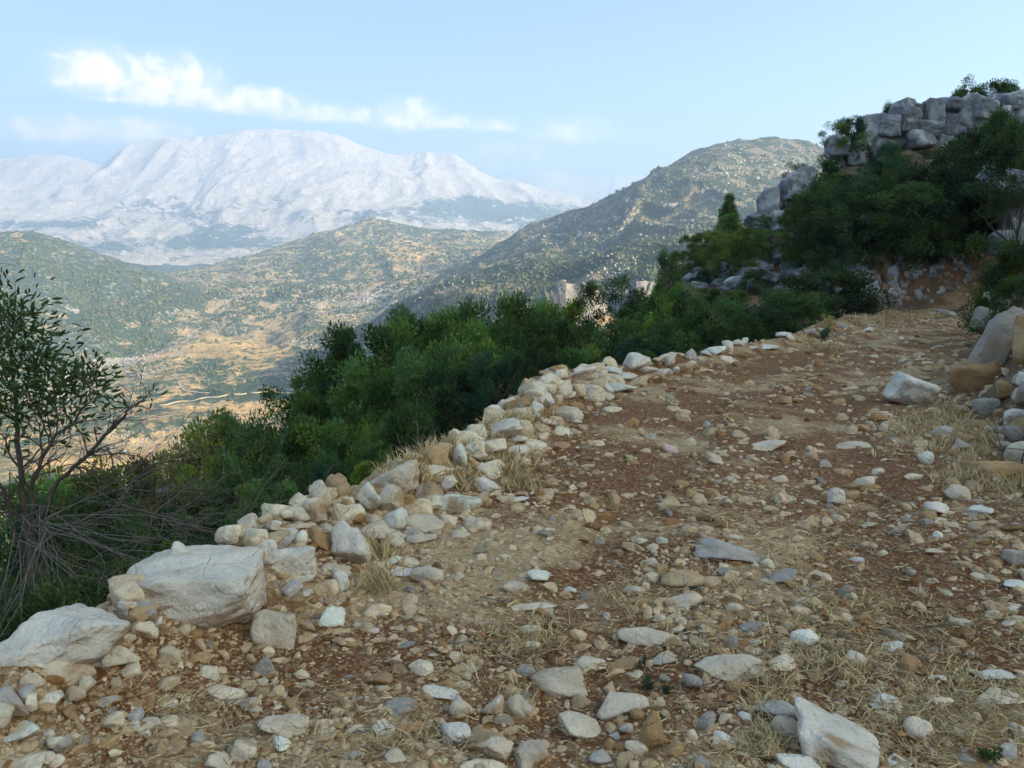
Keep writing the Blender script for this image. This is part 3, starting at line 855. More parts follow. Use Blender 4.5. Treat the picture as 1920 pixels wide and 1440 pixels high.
# featured stones: (key, px, py, w, h, colour, tilt, planes, label)
FEAT = [
 ('a', 108,1196,262,150,'w',-.36,9,'largest white boulder at lower left, low and long, lying on the verge edge', 'the long white boulder'),
 ('b', 380,1104,236,140,'w',-.10,8,'big cream boulder with orange underside beside the bushes, on the verge', 'the big cream boulder'),
 ('c', 553,1060,78,60,'w',.0,7,'square white block just right of the big cream boulder on the verge', 'the square white block'),
 ('d', 598,1014,60,44,'o',.2,9,'rounded orange boulder among the white rocks of the verge', 'the orange boulder'),
 ('e', 662,1027,78,74,'w',.15,8,'tall white rock standing right of the orange boulder', 'the tall white rock'),
 ('f', 520,1182,86,74,'c',.1,8,'cream half-buried rock with a crack, right of the long white boulder', 'the cracked cream rock'),
 ('g', 690,936,54,62,'w',.0,12,'pitted white rock with dark hollow, standing on the verge heap', 'the pitted white rock'),
 ('h', 744,905,86,50,'c',-.4,7,'cream slab leaning on the heap behind the pitted rock', 'the leaning cream slab'),
 ('i', 859,945,86,42,'w',.0,9,'white domed rock right of the verge heap, on the track edge', 'the domed white rock'),
 ('j', 912,911,54,28,'w',.1,7,'white angular rock near the dry grass clump on the track', 'the angular white rock'),
 ('k', 937,808,68,28,'w',-.3,7,'white slab above the dry grass, on the verge', 'the white slab above the grass'),
 ('l', 969,846,54,36,'w',.1,9,'white block behind the dry grass clump', 'the block behind the grass'),
 ('m', 1055,1272,108,62,'c',.1,9,'broad cream flat stone near bottom middle of the track', 'the broad cream stone'),
 ('n', 1082,1363,94,50,'c',.25,14,'oval cream stone below the broad cream stone', 'the oval cream stone'),
 ('o', 1165,1324,90,50,'c',.0,9,'cream bean-shaped stone right of the oval cream stone', 'the bean-shaped stone'),
 ('p', 1223,1373,46,76,'t',.25,9,'upright tan stone at bottom middle, taller than wide', 'the upright tan stone'),
 ('q', 1388,1252,150,46,'c',.1,9,'long pale stone bedded in the track with an orange end', 'the long bedded stone'),
 ('r', 1568,1394,160,92,'w',.4,7,'largest pale block at the bottom edge right of centre', 'the large bottom block'),
 ('s', 1660,1315,70,40,'w',.1,9,'bright white stone sitting in dry grass at lower right', 'the bright white stone'),
 ('t', 1366,1036,112,44,'b',.0,9,'blue-grey bedrock patch in the middle of the track', 'the blue-grey bedrock patch'),
 ('u', 1710,736,84,60,'w',.5,8,'two-lobed white boulder at the right side of the track', 'the two-lobed white boulder'),
 ('v', 1838,707,80,58,'o',-.2,8,'orange tan boulder at the foot of the right bank', 'the orange bank boulder'),
 ('w', 1866,650,62,130,'g',.3,7,'tall grey slab leaning out of the right bank', 'the tall leaning slab'),
 ('x', 1868,886,104,44,'o',.0,8,'orange-topped rock in dry scrub at the right edge', 'the orange-topped rock'),
 ('y', 920,1394,94,66,'c',.15,8,'cream block with split corner near the bottom edge', 'the split cream block'),
 ('z', 996,1416,72,48,'c',.0,12,'cream stone with a dark hole at the bottom edge', 'the stone with a hole'),
 ('A', 1870,1314,92,44,'c',.0,7,'layered cream slab near the lower right corner', 'the layered slab'),
 ('B', 1220,1190,110,42,'c',.0,9,'cream ledge with dark cracks in the middle of the track', 'the cracked ledge'),
 ('C', 1461,1333,94,44,'b',.0,11,'blue-white pitted rock left of the large bottom block', 'the blue-white rock'),
 ('D', 541,1363,104,48,'c',.15,8,'broad cream stone at the bottom left part of the track', 'the bottom left broad stone'),
 ('E', 1190,680,56,40,'w',.0,9,'topmost white rock of the far verge heap', 'the far heap'),
 ('F', 1440,650,60,14,'w',.0,8,'flat white slab on the far verge by the shrubs', 'the far flat slab'),
 ('G', 1280,1082,80,42,'t',.0,9,'tan bedrock hump above the cracked ledge', 'the tan hump'),
 ('H', 40,1375,94,42,'w',-.2,7,'flat white slab near the lower left corner', 'the corner slab'),
]
ST = [  # px, py, w, h, colour
 (220,1168,62,40,'d'),(196,1205,52,30,'t'),(266,1155,50,50,'b'),(272,1182,48,36,'c'),(400,1140,96,34,'o'),(430,1160,70,26,'t'),(235,1107,52,52,'c'),(276,1085,38,34,'c'),
 (394,1048,150,96,'w'),(340,1060,50,80,'w'),(498,1040,52,48,'w'),(520,1018,62,42,'b'),(560,1010,30,30,'w'),(633,1067,54,22,'c'),(640,1096,34,38,'w'),(575,1113,44,20,'w'),
 (624,1159,52,38,'w'),(498,1250,36,38,'g'),(196,1316,46,22,'b'),(418,1301,70,34,'c'),(188,1245,38,28,'w'),(128,1258,80,52,'c'),(100,1308,62,38,'w'),(18,1325,62,60,'b'),
 (62,1285,42,36,'c'),(96,1379,24,20,'w'),(52,1400,42,24,'t'),(311,1357,48,28,'c'),(269,1370,38,18,'w'),(217,1350,46,42,'c'),(330,1400,50,28,'c'),(370,1385,32,24,'b'),
 (458,1406,60,54,'c'),(403,1428,56,34,'c'),(22,1432,52,24,'c'),(296,1410,28,30,'t'),(528,1397,42,26,'w'),(785,1250,56,34,'c'),(880,1256,46,20,'c'),
 (755,1322,76,36,'b'),(837,1300,80,28,'w'),(866,1330,38,34,'c'),(929,1327,46,42,'c'),(978,1324,50,44,'c'),(770,1369,50,20,'o'),(855,1378,54,34,'w'),(908,1437,90,22,'c'),
 (608,1357,36,30,'c'),(611,1383,58,22,'t'),(663,1367,36,22,'c'),(718,1368,46,28,'w'),(743,1418,40,26,'c'),(782,1427,16,20,'w'),(663,1416,24,16,'b'),(996,1183,42,18,'c'),
 (999,1211,32,20,'c'),(980,1138,104,18,'c'),(758,1073,62,24,'w'),(800,1080,58,38,'c'),(740,1050,40,18,'w'),(703,1275,62,26,'t'),(969,1104,50,22,'c'),(1011,1082,44,24,'w'),
 (1100,1247,62,34,'c'),(1171,1244,72,26,'t'),(1247,1235,58,24,'c'),(1085,1320,42,34,'t'),(1192,1342,30,24,'t'),(1171,1367,28,22,'w'),(1155,1382,24,16,'b'),(1195,1403,46,36,'c'),
 (1143,1397,20,24,'t'),(1119,1421,48,30,'b'),(1262,1406,36,34,'t'),(1299,1281,38,26,'g'),(1375,1287,36,22,'t'),(1461,1241,58,30,'c'),(1326,1354,42,30,'g'),(1357,1385,42,26,'w'),
 (1299,1379,22,22,'c'),(1473,1370,62,42,'c'),(1400,1345,28,18,'w'),(1455,1412,54,28,'t'),(1320,1430,38,22,'g'),(1284,1130,68,32,'c'),(1340,1092,44,26,'t'),(1217,1085,30,24,'c'),
 (1189,1107,48,26,'c'),(1455,1082,74,24,'g'),(1406,1177,48,22,'g'),(1091,1214,46,16,'t'),(1125,1205,26,20,'t'),(1091,1139,28,12,'c'),(1068,1107,24,12,'w'),(1501,1427,84,42,'w'),
 (1684,1428,52,32,'w'),(1757,1315,50,30,'c'),(1724,1376,52,46,'c'),(1608,1238,42,36,'c'),(1657,1252,32,20,'t'),(1705,1247,38,38,'t'),(1660,1215,62,18,'w'),(1867,1269,58,26,'w'),
 (1822,1260,32,18,'c'),(1763,1272,30,18,'w'),(1892,1138,40,18,'w'),(1797,1165,38,16,'c'),(1901,1168,42,14,'c'),(1815,1186,22,30,'t'),(1678,1190,42,18,'b'),(1507,1199,44,32,'w'),
 (1614,1159,40,26,'o'),(1507,1128,42,18,'c'),(1901,1095,42,20,'w'),(1901,1043,46,36,'b'),(1834,1082,36,14,'c'),(1757,1034,60,12,'c'),(1757,1006,28,18,'w'),(1608,1050,26,10,'w'),
 (1596,1120,24,18,'c'),(1708,1150,22,12,'t'),(1889,1406,40,38,'b'),(1910,1370,40,30,'c'),(1528,1269,32,18,'t'),(1803,1299,46,18,'g'),(1706,1073,22,14,'b'),
 (1567,936,36,36,'w'),(1594,932,34,20,'o'),(1620,906,42,20,'c'),(1740,861,28,24,'w'),(1755,955,46,26,'w'),(1792,925,48,38,'c'),(1841,959,42,18,'w'),(1762,812,42,24,'b'),
 (1822,797,54,20,'o'),(1800,835,30,30,'b'),(1905,782,50,34,'w'),(1900,820,32,42,'b'),(1912,650,40,96,'t'),(1440,838,92,22,'c'),(1594,835,62,14,'c'),(1342,865,26,18,'c'),
 (567,946,44,38,'c'),(625,917,54,28,'t'),(594,967,62,56,'c'),(637,964,44,56,'c'),(665,970,36,36,'t'),(731,942,56,56,'c'),(756,946,46,38,'o'),(809,933,52,48,'w'),
 (834,902,36,22,'c'),(806,902,36,24,'o'),(972,938,36,14,'w'),(897,983,48,30,'c'),(741,974,48,52,'w'),(697,978,36,24,'c'),(800,982,74,34,'c'),(709,1001,62,42,'c'),
 (787,1011,52,22,'c'),(744,1021,36,24,'c'),(512,986,46,20,'w'),(859,858,30,48,'w'),(881,827,58,30,'w'),(887,842,52,28,'w'),(906,877,34,26,'w'),(978,866,32,24,'c'),
 (969,822,42,18,'w'),(820,883,62,24,'c'),(750,873,50,22,'b'),(650,892,36,26,'w'),(927,772,30,32,'w'),(971,768,26,26,'g'),(1000,768,34,30,'w'),(1008,747,50,20,'w'),
 (1026,751,32,30,'w'),(1052,725,42,22,'w'),(1085,705,62,26,'w'),(1089,731,46,20,'w'),(1125,723,62,24,'w'),(1158,727,62,22,'w'),(1109,745,36,16,'w'),(1150,694,42,20,'w'),
 (1174,708,52,20,'w'),(1215,694,42,20,'w'),(1240,697,38,16,'w'),(1081,764,28,16,'o'),(1020,788,46,16,'c'),(1062,742,40,18,'c'),(1140,745,40,14,'c'),(1200,712,36,14,'c'),
 (1346,657,40,16,'w'),(1365,646,26,14,'w'),(1384,644,20,14,'w'),(1397,641,12,14,'w'),(1470,628,30,14,'w'),(1515,622,26,10,'b'),(1579,612,22,14,'b'),(1627,619,24,9,'w'),
 (1579,626,20,8,'w'),(1436,633,14,8,'t'),(1325,664,24,10,'w'),(1268,694,18,14,'w'),(1750,588,18,8,'b'),(1768,584,22,10,'b'),(1786,589,20,8,'b'),(1540,618,20,8,'w'),(1410,652,20,8,'w'),
 (560,985,44,20,'c'),(540,1000,40,24,'w'),(470,1030,36,26,'w'),(610,990,36,22,'c'),(665,1000,40,26,'w'),(770,1000,30,18,'b'),(840,975,40,22,'c'),(860,1000,40,16,'c'),(945,740,20,14,'w'),
]
LM = []          # landmarks for the wording of labels
def relation(px, py, name_self=None, exclude=None):
    best = min((l for l in LM if l[3] != exclude), key=lambda l: (l[0] - px) ** 2 + (1.6 * (l[1] - py)) ** 2)
    dx, dy = px - best[0], py - best[1]
    if abs(dx) > 1.2 * abs(dy):
        rel = 'right of' if dx > 0 else 'left of'
    else:
        rel = 'below' if dy > 0 else 'above'
    return rel, best[2], math.hypot(dx, dy)
PENDING = []     # (object, adjectives, noun, px, py)
def settle_labels():
    groups = {}
    for o, adj, noun, px, py in PENDING:
        rel, lm, d = relation(px, py)
        groups.setdefault((adj, noun, rel, lm), []).append((d, o))
    ords = ['nearest', 'second', 'third', 'fourth', 'fifth', 'sixth', 'seventh', 'eighth', 'ninth', 'tenth', 'eleventh', 'twelfth', 'thirteenth', 'fourteenth', 'fifteenth', 'sixteenth']
    for (adj, noun, rel, lm), lst in groups.items():
        lst.sort(key=lambda q: q[0])
        for i, (d, o) in enumerate(lst):
            if len(lst) == 1:
                o['label'] = f'{adj} {noun} {rel} {lm}'
            else:
                o['label'] = f'{adj} {noun}, {ords[min(i, 15)]} one out {rel} {lm}'

def place_rock(px, py, w, h, col, tilt, seed, planes, sub, name, mat=None, pits=0.0, D=None, lift=0.0, label=None, cat=None, group=None, parent=None, deep=0.85, rough=0.07, boxy=False):
    hw, hh = w / 2, h / 2
    ground = D == 'g'
    if D is None or ground:
        g, tt = G(px, min(py + hh * 0.75, 1437 + hh))
        D = g[1]
    k = D / (FPX * 1.0)
    a = math.atan2(-(ray(px, py)[2]), ray(px, py)[1])
    kk = k / math.cos(a) * math.cos(PITCH - a) if True else k
    sx = hw * kk
    sa = max(math.sin(abs(a)), 0.05)
    sy = min(deep * sx, 0.85 * hh * kk / sa)
    sy = max(sy, 0.35 * sx)
    sz = math.sqrt(max((hh * kk) ** 2 - (sy * sa) ** 2, (0.4 * hh * kk) ** 2)) / math.cos(a)
    c = P(px, py, D + sy * 0.6)
    sz *= 1.2; sx *= 1.14; sy *= 1.1
    gz = Hs(c[0], c[1])
    if lift == 0.0 and not ground and c[2] - sz * 0.9 > gz:            # reach down to the ground
        bottom = gz - 0.02
        top = c[2] + sz
        sz = (top - bottom) / 2
        c[2] = (top + bottom) / 2
    V, F = rock_np(seed, sub, planes=planes, pits=pits, rough=rough, boxy=boxy)
    V = V * np.array([sx, sy, sz])
    ct, st_ = math.cos(-tilt), math.sin(-tilt)
    V = V @ np.array([[ct, 0, -st_], [0, 1, 0], [st_, 0, ct]]).T
    rz = random.uniform(-.35, .35)
    V = V @ np.array([[math.cos(rz), -math.sin(rz), 0], [math.sin(rz), math.cos(rz), 0], [0, 0, 1]]).T
    me = mesh_np(name, V, F, True)
    m_ = mat or (M_STAINED if col in 'ot' else M_ROCK)
    base = STONEC[col] if isinstance(col, str) else col
    j = random.uniform(.86, 1.1)
    o = link(name, me, m_, parent=parent, label=label, cat=cat, group=group, color=[min(q * j, .9) for q in base])
    o.location = c if parent is None else Vector(c) - parent.location
    return o

for i, (k, px, py, w_, h_, c_, ti, pl, lab, short) in enumerate(FEAT):
    big = w_ > 70
    place_rock(px, py, w_, h_, c_, ti, 100 + i * 7, pl, 5 if w_ > 140 else 4, 'boulder' if big else 'stone', label=lab,
               cat='boulder' if big else 'stone', pits=0.12 if k in 'gzC' else 0.0, rough=0.085, boxy=k in 'bwckrhuvx')
    LM.append((px, py, short, k))
for i, (px, py, w_, h_, c_) in enumerate(ST):
    o = place_rock(px, py, w_, h_, c_, random.uniform(-.25, .25), 900 + i * 13, random.choice((7, 9, 11, 14)), 4 if w_ > 60 else 3, 'stone', cat='stone')
    asp = w_ / h_
    sz_ = 'big' if w_ > 62 else 'middling' if w_ > 38 else 'small'
    sh_ = 'flat' if asp > 2.2 else 'squat' if asp > 1.4 else 'chunky' if asp > .95 else 'upright'
    PENDING.append((o, f'{sz_} {sh_} {COLN[c_]}', 'stone', px, py))

# extra loose stones of the track, one by one
def on_track(x, y):
    return (x > xl(y) - 0.3) & (x < xr(y) + 0.6)
cnt = 0
protos = []
for k in range(14):
    V, F = rock_np(5000 + k * 3, 3, planes=random.choice((7, 9, 11, 14)), rough=0.07)
    protos.append(mesh_np('loose_stone', V, F, True))
    protos[-1].materials.append(M_ROCK if k % 4 else M_STAINED)
taken = [(a[1], a[2], a[3]) for a in FEAT] + [(a[0], a[1], a[2]) for a in ST]
tries = 0
while cnt < 30 and tries < 4000:
    tries += 1
    px, py = random.uniform(30, 1900), random.uniform(720, 1430)
    if any(abs(px - a) < b * .55 + 22 and abs(py - c) < b * .3 + 16 for a, c, b in taken):
        continue
    g, tt = G(px, py)
    if g[1] > 30 or not on_track(g[0], g[1]):
        continue
    wpx = random.uniform(20, 44)
    s = wpx / 2 * g[1] / FPX
    c_ = random.choices('wctgbo', (3, 6, 4, 1.5, 1.2, 1))[0]
    o = link('stone', protos[cnt % 14], cat='stone', color=[q * random.uniform(.85, 1.05) for q in STONEC[c_]])
    o.scale = (s, s * random.uniform(.6, .9), s * random.uniform(.38, .7))
    o.rotation_euler = (random.uniform(-.2, .2), random.uniform(-.2, .2), random.uniform(0, 6.28))
    o.location = (g[0], g[1], g[2] + s * 0.12)
    PENDING.append((o, f"{'middling' if wpx > 32 else 'small'} bedded {COLN[c_]}", 'stone', px, py))
    taken.append((px, py, wpx))
    cnt += 1

# gravel: everything smaller, past counting
def mat_gravel():
    m, t, b = newmat('gravel_stone', 0.92, 0.15)
    at = N(t, 'ShaderNodeAttribute', attribute_name='cov')
    ge = N(t, 'ShaderNodeNewGeometry')
    n1 = noise(t, ge.outputs['Position'], 26, 4, 0.6)
    c = mixc(t, rampf(t, n1, 0.35, 0.75), at.outputs['Color'], (0.72, 0.66, 0.6), 'MULTIPLY')
    t.links.new(c, b.inputs['Base Color'])
    bump(t, b, mth(t, 'ADD', n1, mth(t, 'MULTIPLY', noise(t, ge.outputs['Position'], 90, 4, 0.65), 0.6)), 0.7, 0.025)
    return m
M_GRAVEL = mat_gravel()
def scatter(name, n, sub, wmin, wmax, power, kindprotos, seed, region='track', squash=(0.35, 0.75)):
    r_ = np.random.default_rng(seed)
    inv = r_.uniform(1 / 33.0, 1 / 1.75, n)
    D = 1 / inv
    u = r_.uniform(-0.72, 0.72, n)
    x = u * D
    l, rr = xl(D), xr(D)
    if region == 'rim':
        D = np.where(D > 16, r_.uniform(2, 14, n), D); u = x / D
        x = xl(D) + r_.normal(-.05, .28, n) * (0.8 + .05 * D)
    edge = 0.35 + 0.5 * r_.random(n)
    keep = (x > l - edge * (0.8 + 0.03 * D)) & (x < rr + 1.2 * edge)
    dn = fbm(x * 1.1, D * 1.1, oct=3, seed=77)
    if region == 'rim':
        keep &= r_.random(n) < np.interp(D, [2, 3, 5, 7, 12, 14, 30], [.10, .2, .35, .2, .25, .08, .05])
    keep &= r_.random(n) < 0.78 + 0.7 * dn + 0.35 * np.exp(-((x - l) / 0.6) ** 2)
    x, D = x[keep], D[keep]
    n = len(x)
    rut = np.minimum(np.abs(x - (l[keep] + rr[keep]) / 2 - .75), np.abs(x - (l[keep] + rr[keep]) / 2 + .75))
    kr = (r_.random(n) > 0.5 * np.exp(-(rut / .28) ** 2)) | (region == 'rim')
    x, D = x[kr], D[kr]; n = len(x)
    bpx, bpy = proj(np.stack([x, D, H(x, D)], 1))
    kb = r_.random(n) > 0.75 * np.clip(brown(bpx, bpy), 0, 1)
    if region == 'rim':
        for q in FEAT:
            kb &= ((bpx - q[1]) / (q[3] * .5 + 8)) ** 2 + ((bpy - q[2] - 6) / (q[4] * .5 + 14)) ** 2 > 1
    x, D = x[kb], D[kb]; n = len(x); l = xl(D)
    wp = wmin * (wmax / wmin) ** (r_.random(n) ** power)           # width in picture pixels of 1920
    s = np.clip(wp / 2 * D / FPX, 0.004, 0.11 if region == 'track' else 0.16)
    z = H(x, D)
    Vs, F = zip(*[rock_np(seed * 100 + k, sub, planes=(7, 8, 9, 12)[k % 4], rough=0.05, dmin=0.45, boxy=(region == 'rim' and k % 3 != 0)) for k in range(kindprotos)])
    nv_ = len(Vs[0]); nf = len(F[0])
    pk = r_.integers(0, kindprotos, n)
    base = np.stack(Vs)[pk]                                         # n, nv, 3
    sc = np.stack([s, s * r_.uniform(.55, .95, n), s * r_.uniform(squash[0], squash[1], n)], 1)
    base = base * sc[:, None, :]
    a = r_.uniform(0, 6.283, n); b = r_.normal(0, .25, n); c = r_.normal(0, .25, n)
    ca, sa, cb, sb, cc, sc_ = np.cos(a), np.sin(a), np.cos(b), np.sin(b), np.cos(c), np.sin(c)
    X_, Y_, Z_ = base[..., 0], base[..., 1], base[..., 2]
    Y2 = Y_ * cb[:, None] - Z_ * sb[:, None]; Z2 = Y_ * sb[:, None] + Z_ * cb[:, None]
    X3 = X_ * cc[:, None] + Z2 * sc_[:, None]; Z3 = -X_ * sc_[:, None] + Z2 * cc[:, None]
    X4 = X3 * ca[:, None] - Y2 * sa[:, None]; Y4 = X3 * sa[:, None] + Y2 * ca[:, None]
    V = np.stack([X4 + x[:, None], Y4 + D[:, None], Z3 + (z + s * r_.uniform(-.3, .15, n) + (np.exp(-((x - l) / .25) ** 2) * .05 if region == 'rim' else 0))[:, None]], -1).reshape(-1, 3)
    FF = (F[0][None] + (np.arange(n) * nv_)[:, None, None]).reshape(-1, 3)
    pal = np.array([(0.80,0.56,0.33),(0.70,0.47,0.26),(0.58,0.355,0.175),(0.48,0.24,0.10),(0.44,0.35,0.26),(0.54,0.455,0.36),(0.86,0.67,0.44),(0.32,0.155,0.07)])
    ci = r_.choice(len(pal), n, p=[.29, .25, .17, .06, .045, .025, .11, .05])
    if region == 'rim':
        ci = r_.choice([0, 1, 2, 5, 6, 6, 6, 6, 0, 6], n)
    if region == 'rim':
        pal = np.clip(pal * np.array([1.08, 1.14, 1.22]), 0, .93)
    cl = pal[ci] * r_.uniform(.78, 1.1, (n, 1))
    C = np.repeat(cl, nv_, 0)
    link(name, mesh_np(name, V, FF, sub > 2, C), M_GRAVEL, kind='stuff')
scatter('gravel', 15500, 2, 12, 50, 1.35, 14, 21)
scatter('gravel', 30000, 1, 7, 16, 1.1, 12, 22)
scatter('gravel', 44000, 0, 4, 8, 1.0, 10, 24)
scatter('rubble', 2500, 3, 28, 78, 1.1, 16, 23, region='rim')

# ------------------------------------------------------------------ rock outcrops (each block a part)
def outcrop(label, blocks, D, D_g=False, fill=None, mat=None, seed=0, cat='rock outcrop', name='rock_outcrop', col='g', deep=1.0):
    b0 = blocks[0]
    base = P(b0[0], b0[1] + b0[3] / 2, D)
    root = link(name, None, label=label, cat=cat)
    root.location = base
    for i, (px, py, w_, h_) in enumerate(blocks):
        dd = D + random.uniform(-.5, .5) + (0.9 if i % 3 == 1 else 0)
        c_ = random.choice([(0.60,0.56,0.51),(0.48,0.46,0.43),(0.68,0.62,0.56),(0.54,0.50,0.44)])
        o = place_rock(px, py, w_ * 1.08, h_ * 1.10, c_, random.uniform(-.2, .2), 7000 + seed * 200 + i * 3, random.choice((6, 7, 8)), 4 if w_ > 22 else 3,
                   'block', mat=mat or M_CLIFF, D='g' if D_g else dd, lift=1.0, parent=root, deep=deep, rough=0.08, boxy=True)
    return root
o = outcrop('grey jointed limestone crag along the hilltop skyline, upper right', [
    (1570,276,34,34),(1637,250,46,54),(1669,237,40,30),(1698,220,42,50),(1722,224,40,44),(1710,203,26,18),(1753,214,30,50),(1780,208,44,42),(1814,220,42,66),(1842,206,44,34),
    (1875,196,50,30),(1902,190,34,30),(1605,288,38,40),(1627,305,54,72),(1669,258,54,34),(1719,244,84,34),(1764,242,54,40),(1790,236,34,36),(1648,280,46,36),(1690,270,54,34),
    (1724,264,46,32),(1760,275,50,40),(1800,260,50,46),(1840,240,50,50),(1880,226,50,46),(1590,310,40,40),(1655,320,40,50),(1790,196,26,20),(1738,200,22,16),(1660,222,20,14),(1910,215,40,40),(1612,262,26,18),(1640,345,50,40),(1690,325,50,40),(1735,310,50,40),(1780,300,50,40),(1610,350,36,40)],
    50, seed=1)
LM.append((1700, 240, 'the skyline crag', '1'))
outcrop('narrow cracked grey crag standing above bushes on the hillside spur', [
    (1444,395,38,66),(1466,390,38,80),(1460,424,56,66),(1493,366,46,76),(1484,346,26,30),(1505,350,40,56),(1496,395,54,60),(1463,446,46,50),(1420,418,34,30),(1402,468,34,54),
    (1432,440,36,44),(1480,452,44,50),(1508,430,40,60),(1445,366,20,16),(1425,445,24,30),(1450,470,34,30)], 45.5, seed=2)
LM.append((1465, 400, 'the cracked spur crag', '2'))
outcrop('pale grey rock face between trees at the right edge', [
    (1877,346,64,54),(1890,376,64,76),(1898,408,44,76),(1884,330,36,22),(1860,370,26,50),(1905,440,34,50),(1912,356,34,60)], 33, seed=3)
LM.append((1885, 380, 'the right-edge rock face', '3'))
outcrop('small pale rock below the right-edge rock face', [(1882,455,40,34),(1872,468,24,20),(1893,466,24,22)], 31, seed=4, name='rock_outcrop')
outcrop('grey white rock knob between the green trees, centre', [(1030,600,36,30),(1016,616,40,36),(1046,612,40,40),(1034,634,54,36),(1062,628,30,30),(1004,634,30,24),(1045,590,22,18)], 31, seed=5)
LM.append((1035, 610, 'the grey rock knob', '5'))
outcrop('small grey rocks on the wooded slope behind bare twigs', [(398,946,40,22),(380,936,26,14),(414,956,26,18),(330,918,44,20),(310,924,30,16),(350,926,26,16)], 13, seed=6)
outcrop('dark grey stepped ledges on the spur below the spur crag', [
    (1300,512,28,18),(1322,520,34,18),(1345,505,30,16),(1375,508,40,20),(1405,515,40,22),(1430,502,34,20),(1390,530,44,20),(1350,530,30,14),(1420,540,36,20),(1450,522,34,22),(1310,535,24,12),
    (1480,500,30,18),(1500,515,34,18),(1465,545,30,18),(1295,498,20,14),(1398,498,24,14),(1375,490,22,14)], 41, D_g=True, seed=7)
LM.append((1390, 515, 'the dark ledges', '6'))
outcrop('light rock scree below the trees beside the road cut', [
    (1540,470,26,16),(1555,482,30,20),(1530,488,26,16),(1515,478,20,14),(1570,500,34,22),(1590,490,30,20),(1545,500,26,16),(1600,510,34,24),(1580,520,30,24),(1610,530,30,26),(1560,515,26,18),(1525,505,26,14),
    (1640,470,40,22),(1660,462,40,22),(1690,462,44,20),(1720,456,36,18),(1670,478,44,20),(1630,490,36,24),(1760,464,36,16),(1700,476,30,16)], 34.2, D_g=True, seed=8)
# the cut face behind the end of the track: rock pieces set in red earth
root = link('road_cut', None, label='low red earth road cut studded with white rocks, behind the track end', cat='road cut')
root.location = P(1740, 570, 32.4)
r2 = random.Random(5)
cutp = []
for k in range(170):
    px = r2.uniform(1600, 1868); f = r2.random()
    top = np.interp(px, [1600, 1650, 1740, 1868], [505, 486, 478, 482])
    py = top + f * (566 - top)
    w_ = r2.uniform(7, 15) if px > 1690 else r2.uniform(10, 26)
    h_ = w_ * (r2.uniform(.7, 1.3) if px > 1690 else r2.uniform(1.2, 2.4))
    cutp.append((px, py, w_, h_, f))
for i, (px, py, w_, h_, f) in enumerate(cutp):
    c_ = r2.choice([(0.66,0.60,0.54),(0.58,0.50,0.42),(0.50,0.49,0.49),(0.50,0.32,0.2),(0.72,0.66,0.60)])
    place_rock(px, py, w_, h_, c_, r2.uniform(-.6, .2), 9000 + i, 7, 3 if w_ > 14 else 2, 'rock', mat=M_CUT, D='g', lift=1, parent=root, deep=.8)
LM.append((1740, 520, 'the road cut', '7'))
# loose grey rocks on the wooded slope
for k in range(110):
    px, py = r2.uniform(1290, 1900), r2.uniform(400, 560)
    g, tt = G(px, py)
    if g[1] < 32 or g[1] > 52: continue
    w_ = r2.uniform(14, 34)
    o = place_rock(px, py, w_, w_ * r2.uniform(.4, .8), (0.46,0.44,0.42), r2.uniform(-.3, .3), 9500 + k, 8, 3, 'rock', mat=M_CLIFF, D='g', cat='rock')
    PENDING.append((o, f"{'middling' if w_ > 24 else 'small'} grey hillside", 'rock', px, py))
# rocks of the right bank beside the track
for k in range(46):
    px = r2.uniform(1740, 1925); py = r2.uniform(600, 960)
    g, tt = G(px, py)
    if g[0] < xr(g[1]) - 0.15 or g[1] > 24 or any(abs(px - q[1]) < q[3] * .5 and abs(py - q[2]) < q[4] * .5 for q in FEAT): continue
    w_ = r2.uniform(20, 52); c_ = r2.choice('wctgbct')
    o = place_rock(px, py, w_, w_ * r2.uniform(.5, 1.1), c_, r2.uniform(-.4, .4), 9700 + k, 8, 3, 'rock', D='g', cat='rock', boxy=k % 2 == 0)
    PENDING.append((o, f"{'middling' if w_ > 36 else 'small'} {COLN[c_]} earth-bank", 'rock', px, py))
for i, (px, py, w_, h_, c_, D_) in enumerate([(1885,740,44,40,'g',9.6),(1870,770,40,26,'w',9.0),(1850,745,30,20,'c',9.6),(1905,720,36,50,'g',9.6),(1845,600,40,40,'g',15),(1880,590,50,50,'g',14),
        (1912,600,40,60,'t',13),(1900,560,44,40,'g',15),(1868,560,36,26,'b',17),(1890,700,40,34,'d',10.5),(1915,690,30,60,'t',10.2),(1842,680,30,40,'g',11.4),(1915,850,30,40,'b',7),(1880,845,30,26,'c',7.4),
        (1800,765,34,20,'c',9.4),(1780,780,30,16,'t',9),(1840,830,40,22,'w',7.8),(1790,860,36,22,'c',7.2)]):
    o = place_rock(px, py, w_, h_, c_, random.uniform(-.3, .3), 9800 + i * 3, 8, 4, 'rock', D=D_, cat='rock', lift=1, boxy=i % 2 == 0)
    PENDING.append((o, f'{COLN[c_]} bank', 'rock', px, py))

